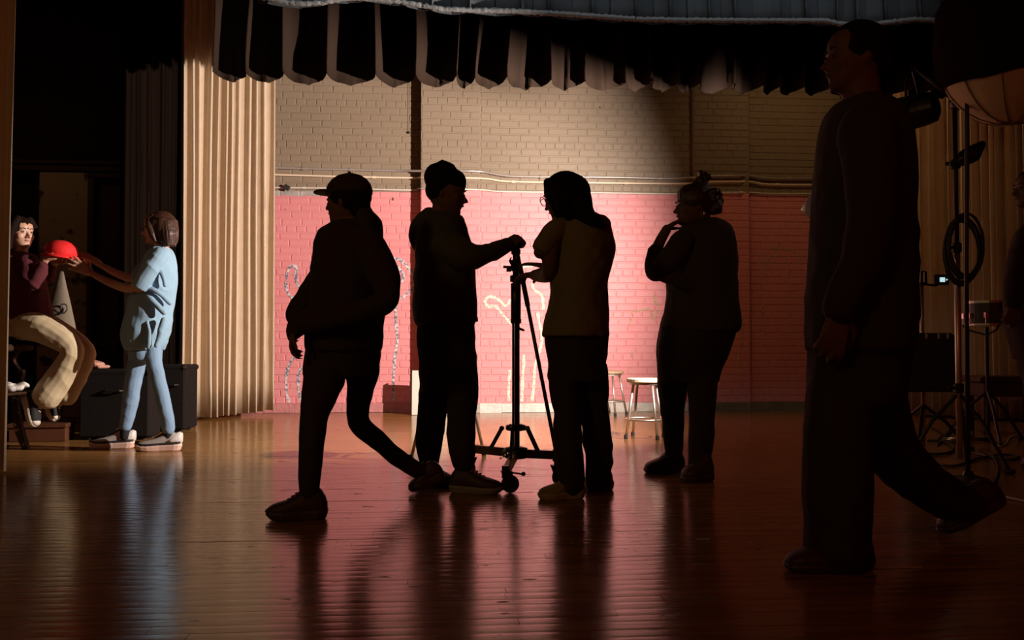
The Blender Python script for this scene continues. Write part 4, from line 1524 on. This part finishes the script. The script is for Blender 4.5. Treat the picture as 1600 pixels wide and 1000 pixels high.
trunk(p, 'trousers', [(498, 652, 741, .28), (540, 653, 742, .28), (580, 656, 746, .28), (612, 657, 746, .27)])
limb(p, 'trousers', [(679, 600, .05, 23), (677, 625, .07, 22), (675, 652, .09, 22), (671, 682, .11, 21), (670, 702, .12, 19), (671, 720, .12, 16)])
limb(p, 'trousers', [(722, 600, -.05, 24.5), (723, 625, -.08, 24), (720, 652, -.12, 22), (721, 682, -.15, 21), (722, 702, -.17, 19.5), (723, 720, -.18, 18)])
HB = .215
L, rot = head(p, W(692, 334, 4.40), HB, RT * .97 - FW * .12 - UP * .16, UP + RT * .14)
hand(p, W(790, 385, 4.445), W(812, 371, 4.49), UP * 1.0 - FW * .55, -1, (1.0, 1.1, 1.15, 1.2), .5, L=.19, tcurl=.6)
hm = M()
kk = 4.4 / FPX
for (u_, v_, ru, rv, dp) in ((716, 290, 12.5, 10, .07), (692, 281, 28, 29, .094), (710, 284, 19, 19, .088), (684, 297, 20, 20, .09), (682, 277, 20, 22, .092)):
    hm.sphere(W(u_, v_, 4.40), 1, 18, (ru * kk, dp, rv * kk))
hm.tube([W(700, 262, 4.4), W(690, 253, 4.4), W(680, 257, 4.4)], [.03, .014, .006], 8, ends=True)
for i in range(16):
    a = random.uniform(0, 6.28)
    hm.sphere(W(693 + 25 * math.cos(a), 280 + 22 * math.sin(a), 4.40 + random.uniform(-.07, .07)), random.uniform(.012, .024), 8)
root = finish(p, m_skin2, {'jacket': (mat('olive_jacket', (0.055, 0.044, 0.020), 0.9), .006), 'trousers': (m_trs, .006)}, .006)
link('hair', fuse(hm, 'hair', .006, 2, p['loc']), m_hair, root)
obj('drawstring_toggle', M().tube([W(740, 492, 4.36), W(744, 496, 4.36), W(745, 501, 4.36)], [.004, .008, .007], 8, ends=True), m_blk, root)
shoe(root, FL(704, 4.24), FL(786, 4.20), UP, m_shoed, mat('grey_sole', (.20, .17, .14), .6), h=.125, w=.05, m_lace=mat('grey_lace', (.35, .3, .25), .8), lift=.08)
shoe(root, FL(655, 4.54), FL(704, 4.40), UP, m_shoed, m_shoed, h=.12, w=.047, m_lace=m_shoed)

# --- long-haired person in a tee working on the stand
p = person('long-haired person with spectacles in a loose tee reaching for the stand, seen from behind', 4.15, 903)
trunk(p, 'tee', [(331, 884, 922, .13), (338, 870, 936, .19), (348, 864, 949, .25), (368, 862, 956, .30), (390, 863, 959, .32), (414, 863, 954, .32), (440, 861, 948, .31), (470, 858, 948, .31), (500, 852, 950, .33), (525, 847, 951, .35)])
limb(p, 'tee', [(886, 350, -.05, 14), (868, 362, -.09, 17), (857, 376, -.11, 16.5), (844, 394, -.12, 15.5)], .7, 5, True)
limb(p, 'tee', [(938, 352, .06, 15), (946, 380, .1, 14), (944, 400, .13, 13)])
limb(p, None, [(866, 370, -.09, 13), (859, 398, -.11, 12.5), (859, 426, -.06, 12.5), (848, 431, .04, 11), (836, 430, .13, 9)])
limb(p, None, [(942, 375, .1, 12), (930, 408, .2, 11), (890, 424, .24, 9), (862, 420, .18, 7)])
limb(p, None, [(900, 345, 0, 16), (894, 322, 0, 16)])
hand(p, W(834, 430, 4.29), W(804, 432, 4.42), UP - FW * .3, 1, (.35, .4, .45, .5), L=.175)
hand(p, W(861, 420, 4.33), W(836, 413, 4.33), UP, 1, (.15, .2, .2, .2), L=.16)
trunk(p, 'trousers', [(518, 852, 950, .27), (560, 855, 947, .27), (595, 859, 948, .25)])
limb(p, 'trousers', [(882, 580, -.03, 24), (881, 610, -.05, 23), (886, 645, -.07, 20.5), (887, 682, -.08, 21), (890, 722, -.09, 22), (893, 748, -.09, 20), (893, 757, -.09, 18)])
limb(p, 'trousers', [(926, 580, .04, 24), (927, 612, .06, 22.5), (930, 650, .09, 22), (934, 692, .11, 22), (936, 732, .13, 20), (935, 758, .14, 18)])
HT = .212
L, rot = head(p, W(889, 340, 4.15), HT, -RT * .80 + FW * .52 - UP * .22, UP - RT * .12)
spectacles(p, L, rot, HT, .105)
hm = M()
hm.sphere(L(-.05, 0, .655), .45 * HT, 20, (1, .95, .84), rot)
for s_ in (-1, 1):
    hm.tube([L(.20, s_ * .22, .86), L(.15, s_ * .34, .64), L(.08, s_ * .37, .35), L(.02, s_ * .38, .05)], [.020, .024, .026, .024], 10, ends=True)
hm.sphere(W(894, 301, 4.12), 29.5 * 4.15 / FPX, 18, (1, 1.1, 1))
hm.sphere(W(878, 296, 4.16), 16 * 4.15 / FPX, 14, (1, 1.6, 1.1))
hm.tube([W(u, v, 4.15 + o) for u, v, o, r in cr([(892, 296, -.02, 27), (900, 314, -.05, 26), (908, 330, -.09, 21), (920, 340, -.13, 14), (933, 347, -.15, 9), (946, 354, -.15, 3)], 4)], [r * 4.1 / FPX for u, v, o, r in cr([(892, 296, -.02, 27), (900, 314, -.05, 26), (908, 330, -.09, 21), (920, 340, -.13, 14), (933, 347, -.15, 9), (946, 354, -.15, 3)], 4)], 14, ends=True)
hm.tube([W(880, 300, 4.06), W(884, 325, 4.05), W(892, 343, 4.04)], [.05, .045, .02], 12, ends=True)
root = finish(p, m_skin2, {'tee': (mat('khaki_tee', (0.15, 0.115, 0.045), 0.9), .008), 'trousers': (m_trs, .008)}, .006)
link('hair', fuse(hm, 'hair', .006, 2, p['loc']), m_hair, root)
m_canv = mat('checked_canvas_shoe', (0.22, 0.15, 0.07), 0.8, var=0.6, vscale=35)
shoe(root, FL(911, 4.09), FL(842, 4.03), UP, m_canv, mat('tan_sole', (.30, .21, .11), .7), h=.10, w=.05, sole=.03, m_lace=mat('cream_lace', (.4, .3, .17), .8))
shoe(root, FL(950, 4.28), FL(917, 4.42), UP, m_canv, MATS['tan_sole'], h=.10, w=.05, sole=.03)

# --- woman with her hair in a bun
p = person('woman with hair in a bun raising one hand to her chin beside the metal stool', 4.80, 1085)
trunk(p, 'sweater', [(343, 1084, 1120, .15), (350, 1070, 1136, .24), (362, 1060, 1144, .32), (392, 1049, 1149, .38), (428, 1042, 1150, .40), (460, 1041, 1152, .40), (488, 1038, 1155, .40), (510, 1033, 1156, .39), (518, 1036, 1151, .37)])
limb(p, 'sweater', [(1066, 378, -.15, 18), (1048, 404, -.18, 18), (1026, 425, -.16, 15), (1020, 416, -.13, 13), (1023, 398, -.10, 12), (1026, 390, -.09, 11)])
limb(p, 'sweater', [(1130, 366, .02, 18), (1135, 420, .04, 17), (1122, 452, -.02, 15), (1085, 448, -.14, 13), (1058, 440, -.18, 11)])
limb(p, None, [(1024, 395, -.10, 9.5), (1032, 376, -.08, 8.5), (1042, 358, -.05, 7.5)])
limb(p, None, [(1098, 358, 0, 17), (1092, 335, 0, 16)])
hand(p, W(1041, 358, 4.75), W(1060, 346, 4.76), UP + RT * -.3, -1, (.55, .5, .5, .5), L=.165)
hand(p, W(1056, 440, 4.62), W(1040, 432, 4.62), -FW, 1, (.5, .5, .5, .5), L=.165)
trunk(p, 'trousers', [(508, 1033, 1150, .36), (540, 1027, 1142, .35), (572, 1027, 1130, .31), (596, 1029, 1121, .27)])
limb(p, 'trousers', [(1053, 575, .03, 25), (1050, 602, .05, 23), (1051, 640, .07, 18.5), (1052, 680, .09, 15.5), (1053, 712, .1, 13)])
limb(p, 'trousers', [(1097, 575, -.05, 25), (1097, 602, -.08, 23), (1097, 640, -.12, 20), (1096, 680, -.15, 19), (1093, 712, -.17, 18), (1092, 728, -.18, 17)])
HW = .212
L, rot = head(p, W(1085, 352, 4.80), HW, -RT * .97 - FW * .1 - UP * .05)
hm = M()
hm.sphere(L(-.04, 0, .64), .46 * HW, 18, (1.0, .93, .86), rot)
hm.sphere(L(-.30, 0, .45), .26 * HW, 12)
hm.sphere(L(-.02, 0, .72), .45 * HW, 16, (1.0, .92, .78), rot)
hm.sphere(L(-.22, 0, .55), .36 * HW, 14)
for i in range(18):
    a = i * 0.9
    hm.sphere(W(1117 + 7 * math.cos(a), 314 + 15 * math.sin(a * 1.3), 4.80 + .045 * math.sin(a * 2.1)), random.uniform(.018, .030), 8)
hm.sphere(W(1099, 277, 4.81), .033, 12)
hm.sphere(W(1096, 286, 4.81), .042, 12)
hm.sphere(W(1094, 294, 4.81), .055, 12)
for i in range(12):
    a = i * 2.1
    hm.sphere(W(1099 + 8 * math.cos(a), 276 + 6 * math.sin(a), 4.80 + .03 * math.sin(a * 1.7)), random.uniform(.014, .020), 8)
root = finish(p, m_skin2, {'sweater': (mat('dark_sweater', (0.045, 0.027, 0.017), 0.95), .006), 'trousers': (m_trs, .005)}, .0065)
link('hair', fuse(hm, 'hair', .006, 1, p['loc']), m_hair_b, root)
obj('earring', M().tube([W(1098 + 2.2 * math.cos(a), 333 + 3.2 * math.sin(a), 4.71) for a in [2 * math.pi * k / 12 for k in range(12)]], .0022, 6, closed=True), mat('gold', (.8, .6, .3), .25, 1.0), root)
shoe(root, FL(1066, 4.95), FL(1008, 4.86), UP, m_shoed, m_shoed, h=.125, w=.05, m_lace=m_shoed)
shoe(root, FL(1110, 4.62), FL(1066, 4.56), UP, m_shoed, m_shoed, h=.15, w=.052, m_lace=m_shoed)

# --- big dark figure striding past close to the picture
p = person('tall dark figure striding past in wide trousers, closest of all', 2.93, 1345)
trunk(p, 'coat', [(156, 1318, 1376, .18), (168, 1302, 1396, .28), (190, 1289, 1412, .36), (230, 1283, 1418, .41), (300, 1277, 1421, .43), (380, 1272, 1423, .43), (440, 1267, 1424, .43), (500, 1264, 1424, .43), (548, 1265, 1420, .41)])
limb(p, 'coat', [(1354, 205, -.18, 44), (1362, 300, -.22, 38), (1350, 400, -.24, 33), (1312, 480, -.22, 28)])
limb(p, 'coat', [(1345, 205, .18, 44), (1360, 300, .22, 38), (1375, 400, .24, 32), (1370, 490, .22, 26)])
limb(p, None, [(1348, 165, 0, 30), (1342, 120, 0, 30)])
hand(p, W(1312, 484, 2.71), W(1296, 560, 2.70), -FW, -1, (.4, .45, .5, .5), L=.19)
hand(p, W(1370, 494, 3.15), W(1362, 560, 3.15), -FW, -1, (.4, .45, .5, .5), L=.19)
trunk(p, 'trousers', [(540, 1268, 1420, .36), (590, 1266, 1414, .35), (630, 1262, 1408, .33)])
limb(p, 'trousers', [(1318, 615, -.04, 54), (1312, 655, -.06, 53), (1310, 700, -.08, 52.5), (1308, 780, -.11, 52), (1309, 850, -.13, 51), (1309, 866, -.13, 50)])
limb(p, 'trousers', [(1360, 615, .05, 50), (1376, 665, .1, 46), (1396, 708, .16, 42), (1436, 748, .25, 37), (1480, 778, .33, 33), (1505, 790, .37, 30)])
L, rot = head(p, W(1338, 143, 2.93), .222, -RT)
hm = M()
hm.sphere(L(-.06, 0, .62), .47 * .222, 18, (1.0, .84, .95), rot)
hm.sphere(L(-.28, 0, .40), .28 * .222, 14)
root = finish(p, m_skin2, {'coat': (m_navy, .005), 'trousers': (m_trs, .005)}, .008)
link('hair', fuse(hm, 'hair', .007, 2, p['loc']), m_hair, root)
shoe(root, FL(1357, 2.81), FL(1226, 2.76), UP, m_shoed, m_shoed, h=.12, w=.052, m_lace=m_shoed)
shoe(root, W(1566, 786, 3.36), FL(1470, 3.27) + UP * .004, UP - RT * .5, m_shoed, m_shoed, h=.115, w=.052, m_lace=m_shoed)

# --- figure cut off by the edge of the picture
p = person('dark figure at the picture edge by the pleated curtain and the piano bench', 5.2, 1640)
trunk(p, 'coat', [(346, 1608, 1644, .16), (354, 1598, 1656, .24), (368, 1589, 1666, .32), (400, 1584, 1672, .36), (440, 1580, 1674, .36), (480, 1574, 1674, .36), (520, 1578, 1672, .35), (560, 1590, 1668, .34)])
limb(p, 'coat', [(1606, 372, -.15, 20), (1590, 420, -.18, 18), (1584, 470, -.16, 15)])
limb(p, 'coat', [(1650, 372, .15, 20), (1660, 430, .18, 18), (1654, 490, .16, 14)])
limb(p, None, [(1624, 352, 0, 16), (1618, 330, 0, 16)])
hand(p, W(1584, 472, 5.04), W(1580, 500, 5.02), -FW, -1, (.4, .4, .5, .5), L=.17)
hand(p, W(1654, 494, 5.36), W(1650, 520, 5.36), -FW, -1, (.4, .4, .5, .5), L=.17)
trunk(p, 'trousers', [(548, 1594, 1668, .28), (590, 1600, 1668, .28)])
limb(p, 'trousers', [(1622, 590, -.06, 22), (1624, 650, -.07, 17), (1626, 712, -.07, 13)])
limb(p, 'trousers', [(1648, 590, .06, 22), (1650, 650, .07, 17), (1652, 708, .07, 13)])
L, rot = head(p, W(1612, 324, 5.2), .215, -RT)
hm = M()
hm.sphere(L(-.05, 0, .62), .46 * .215, 16, (1.0, .86, .95), rot)
hm.sphere(L(-.28, 0, .38), .28 * .215, 12)
root = finish(p, m_skin2, {'coat': (m_navy, .005), 'trousers': (m_trs, .005)}, .008)
link('hair', fuse(hm, 'hair', .007, 2, p['loc']), m_hair, root)
shoe(root, FL(1634, 5.14), FL(1590 + 8, 5.10), UP, m_shoed, m_shoed, h=.11, w=.046)
shoe(root, FL(1662, 5.28), FL(1624, 5.24), UP, m_shoed, m_shoed, h=.11, w=.046)

# --- standing person in the blue shirt
p = person('bob-haired person in an oversized light blue shirt and leggings reaching out both hands', 5.95, 235)
trunk(p, 'shirt', [(386, 244, 262, .12), (391, 237, 266, .20), (400, 230, 270, .28), (415, 226, 273, .32), (432, 220, 274, .33), (450, 209, 273, .33), (470, 203, 270, .33), (490, 198, 267, .34), (515, 193, 264, .35), (536, 195, 257, .35), (546, 201, 252, .35)])
limb(p, 'shirt', [(250, 399, -.13, 12.5), (238, 416, -.17, 13.5), (224, 438, -.19, 12.5), (217, 449, -.19, 12.5)], .7, 5, True)
for fold in ([(222, 452, -.15, 3), (238, 470, -.165, 4), (256, 488, -.155, 3)], [(226, 448, -.17, 3), (246, 456, -.17, 4), (266, 474, -.11, 3)], [(212, 462, -.12, 3), (214, 490, -.14, 4), (222, 525, -.15, 3)], [(206, 470, -.08, 3), (204, 500, -.10, 4), (212, 535, -.13, 3)], [(240, 412, -.15, 3), (252, 425, -.16, 3.5), (258, 446, -.15, 3)], [(256, 500, -.15, 3), (250, 520, -.165, 4), (244, 540, -.17, 3)], [(230, 505, -.165, 2.5), (234, 522, -.17, 3.5), (232, 542, -.17, 3)]):
    limb(p, 'shirt', fold)
limb(p, 'shirt', [(246, 400, .13, 12), (228, 418, .16, 12), (215, 430, .17, 10)])
limb(p, None, [(230, 426, -.18, 8), (214, 444, -.19, 7.5), (203, 451, -.19, 7), (186, 447, -.17, 7), (162, 437, -.13, 5.8), (141, 426, -.09, 4.3)])
limb(p, None, [(225, 420, .16, 7.5), (207, 434, .17, 6.8), (182, 427, .14, 6), (157, 414, .09, 4.3)])
limb(p, None, [(254, 394, 0, 11), (251, 374, 0, 11)])
hand(p, W(141, 426, 5.86), W(109, 409, 5.84), -FW + UP * .5, 1, (.12, .1, .12, .18), 1.5, L=.172)
hand(p, W(157, 414, 6.04), W(132, 398, 6.02), -FW * .4 + UP, 1, (.15, .15, .15, .15), 1.4, L=.172)
trunk(p, 'leggings', [(515, 206, 258, .27), (546, 203, 251, .27), (562, 204, 251, .24)])
limb(p, 'leggings', [(238, 545, -.06, 13.5), (240, 560, -.07, 12.5), (246, 590, -.08, 11.5), (253, 618, -.08, 11.5), (257, 638, -.08, 11.5), (261, 655, -.07, 10.5), (263, 670, -.06, 9.5)])
limb(p, 'leggings', [(218, 545, .06, 14.5), (215, 562, .07, 14), (209, 590, .08, 13), (204, 625, .08, 12), (200, 648, .08, 10.5), (196, 666, .08, 9)])
limb(p, 'sock', [(263, 662, -.06, 7), (263, 684, -.05, 8)])
limb(p, 'sock.001', [(196, 660, .08, 6.8), (195, 682, .08, 7.5)])
HG = .21
L, rot = head(p, W(248.5, 380.5, 5.95), HG, -RT * .98 - FW * .05 - UP * .06, UP, False)
spectacles(p, L, rot, HG)
hm = M()
hm.sphere(W(252.5, 353, 5.96), 1, 20, (24 * 5.95 / FPX, .098, 23.5 * 5.95 / FPX))
q = cr([(343, 240, 276, .19), (356, 240, 277.5, .205), (368, 242, 277.5, .205), (378, 246, 275.5, .19), (383, 250, 272, .16)], 3)
hm.loft([(W((a + b_) / 2, v, 5.96), RT * ((b_ - a) / 2 * 5.95 / FPX), FW * th / 2) for v, a, b_, th in q], 24)
for i in range(26):
    a = math.pi * 2 * i / 26
    x, yy = math.cos(a), math.sin(a)
    if x < -.25:
        continue
    hm.tube([W(256 + 16 * x, 345, 5.96 + .085 * yy), W(258 + 19 * x, 365, 5.96 + .103 * yy), W(260 + 14 * x, 383 + 3 * random.random(), 5.96 + .085 * yy)], [.009, .009, .006], 6, ends=True)
hm.tube([W(240, 340, 5.91), W(233, 343, 5.90), W(233, 352, 5.88), W(238, 366, 5.87), W(243, 377, 5.875)], [.03, .024, .022, .022, .012], 10, ends=True)
root = finish(p, m_skin, {'shirt': (mat('light_blue_cotton', (0.25, 0.375, 0.48), 0.9, spec=0.1, bump=0.25, bscale=22), .006, .0055), 'leggings': (mat('blue_denim', (0.19, 0.29, 0.42), 0.8, bump=0.2, bscale=60), .003, .0055), 'sock': (mat('black_sock', (.012, .010, .010), .9), .001, .005), 'sock.001': (mat('black_sock', (.012, .010, .010), .9), .001, .005)}, .0048)
link('hair', fuse(hm, 'hair', .005, 4, p['loc']), m_hair_b, root)
m_cvb0 = mat('black_shoe_trim', (0.018, 0.014, 0.014), 0.85)
m_gr = mat('grey_running_shoe', (0.36, 0.31, 0.28), 0.7, var=0.25, vscale=25)
m_pk = mat('pale_pink_sole', (0.68, 0.45, 0.36), 0.6)
for hl, to in ((FL(285, 5.92), FL(213, 5.87)), (FL(212, 6.06), FL(142, 6.02))):
    so = shoe(root, hl, to, UP, m_gr, m_pk, h=.115, w=.046, sole=.034, m_lace=mat('pale_lace', (.5, .45, .4), .8), lift=.16, trim=m_cvb0)
    d = (to - hl).normalized()
    obj('heel_counter', M().loft([(hl + d * t + UP * z, d.cross(UP) * w_, UP * hh) for t, z, w_, hh in ((-.008, .085, .018, .030), (.012, .08, .036, .045), (.05, .07, .041, .038), (.085, .06, .043, .020))], 14), mat('white_heel_counter', (.62, .56, .52), .5), so, smooth=True)

# --- seated person in the wing
p = person('seated dark-haired person in a maroon sweater and cream trousers lifting a red hat', 6.0, 25)
trunk(p, 'sweater', [(396, 16, 46, .14), (402, 6, 54, .24), (414, -1, 60, .31), (435, -4, 66, .33), (462, 1, 71, .33), (492, 3, 77, .34), (503, 5, 74, .33)])
limb(p, 'sweater', [(42, 412, -.12, 13.5), (46, 432, -.17, 13.5), (52, 443, -.19, 11.5), (60, 432, -.19, 10), (67, 416, -.17, 7.5)])
limb(p, 'sweater', [(46, 412, .12, 12), (60, 436, .15, 12), (74, 430, .12, 9.5), (82, 416, .07, 7)])
limb(p, None, [(30, 402, 0, 12), (33, 382, 0, 11)])
limb(p, None, [(65, 420, -.17, 5.2), (71, 407, -.15, 4.4)])
limb(p, None, [(80, 420, .08, 5.2), (85, 411, .05, 4.4)])
hand(p, W(71, 407, 5.85), W(81, 391, 5.86), -FW * .7 - RT * .3, 1, (.35, .4, .4, .45), L=.165)
hand(p, W(85, 411, 6.05), W(93, 397, 6.02), FW * .7 - RT * .3, -1, (.35, .4, .4, .45), L=.165)
trunk(p, 'trousers', [(488, 6, 76, .33), (505, 2, 72, .34), (526, 6, 66, .32)])
limb(p, 'trousers', [(35, 510, -.1, 21), (62, 512, -.13, 22), (95, 529, -.14, 19.5), (112, 545, -.14, 17), (108, 564, -.13, 18), (96, 586, -.12, 20), (82, 606, -.12, 21), (74, 618, -.12, 21.5)])
limb(p, 'trousers', [(40, 508, .1, 20), (72, 510, .1, 20), (108, 530, .1, 17.5), (132, 548, .1, 15), (130, 566, .1, 15), (119, 594, .1, 14), (106, 620, .1, 13)])
limb(p, None, [(70, 618, -.12, 8), (58, 632, -.12, 7.5)])
limb(p, None, [(100, 618, .1, 8), (86, 634, .1, 7.5)])
HS = .212
L, rot = head(p, W(31, 389, 6.0), HS, RT * .88 - FW * .48 + UP * .02, UP, False)
hm = M()
hm.sphere(L(-.07, 0, .645), .485 * HS, 20, (1.0, .90, .86), rot)
hm.sphere(L(-.28, 0, .40), .32 * HS, 14, (.9, 1.15, 1.2), rot)
for s in (-1, 1):
    hm.tube([L(.20, s * .20, .94), L(.20, s * .345, .70), L(.13, s * .42, .40), L(.06, s * .44, .1), L(.08, s * .46, -.2), L(.14, s * .42, -.6)], [.022, .026, .03, .034, .034, .02], 10, ends=True)
hm.tube([L(-.30, 0, .5), L(-.36, 0, 0), L(-.30, 0, -.5)], [.07, .075, .04], 12, ends=True)
root = finish(p, m_skin, {'sweater': (mat('maroon_knit', (0.085, 0.008, 0.014), 0.9, bump=0.3, bscale=50), .008), 'trousers': (mat('cream_twill', (0.56, 0.44, 0.27), 0.85, bump=0.2, bscale=30), .0045)}, .005)
link('hair', fuse(hm, 'hair', .0055, 2, p['loc']), m_hair, root)
m_cvb = mat('black_canvas', (0.018, 0.014, 0.014), 0.85)
m_rub = mat('white_rubber', (0.66, 0.58, 0.48), 0.55)
for (hu, hv, tu, tv, dd) in ((35, 618, 50, 668, 5.87), (66, 622, 82, 660, 6.10)):
    shoe(root, W(hu, hv, dd), W(tu, tv, dd - .03), RT * .95 + UP * .3, m_cvb, m_rub, h=.115, w=.043, sole=.030, m_lace=m_rub, cap=m_rub, high=1.2)

# the red hat held up between the two
c = W(95, 400, 5.94)
t = thing('red_hat', 'bright red soft rounded hat held up by the seated person', 'hat', c)
ax = (UP + RT * .12).normalized()
obj('crown', M().lathe(c, [(.095, .0), (.104, .015), (.103, .04), (.092, .068), (.066, .09), (.03, .102), (.004, .104)], 28, ax), mat('red_felt', (0.75, 0.012, 0.012), 0.8, bump=0.2, bscale=40), t, smooth=True)
obj('brim', M().lathe(c, [(.092, -.012), (.118, -.014), (.122, -.008), (.110, .006), (.095, .008)], 28, ax), MATS['red_felt'], t, smooth=True)
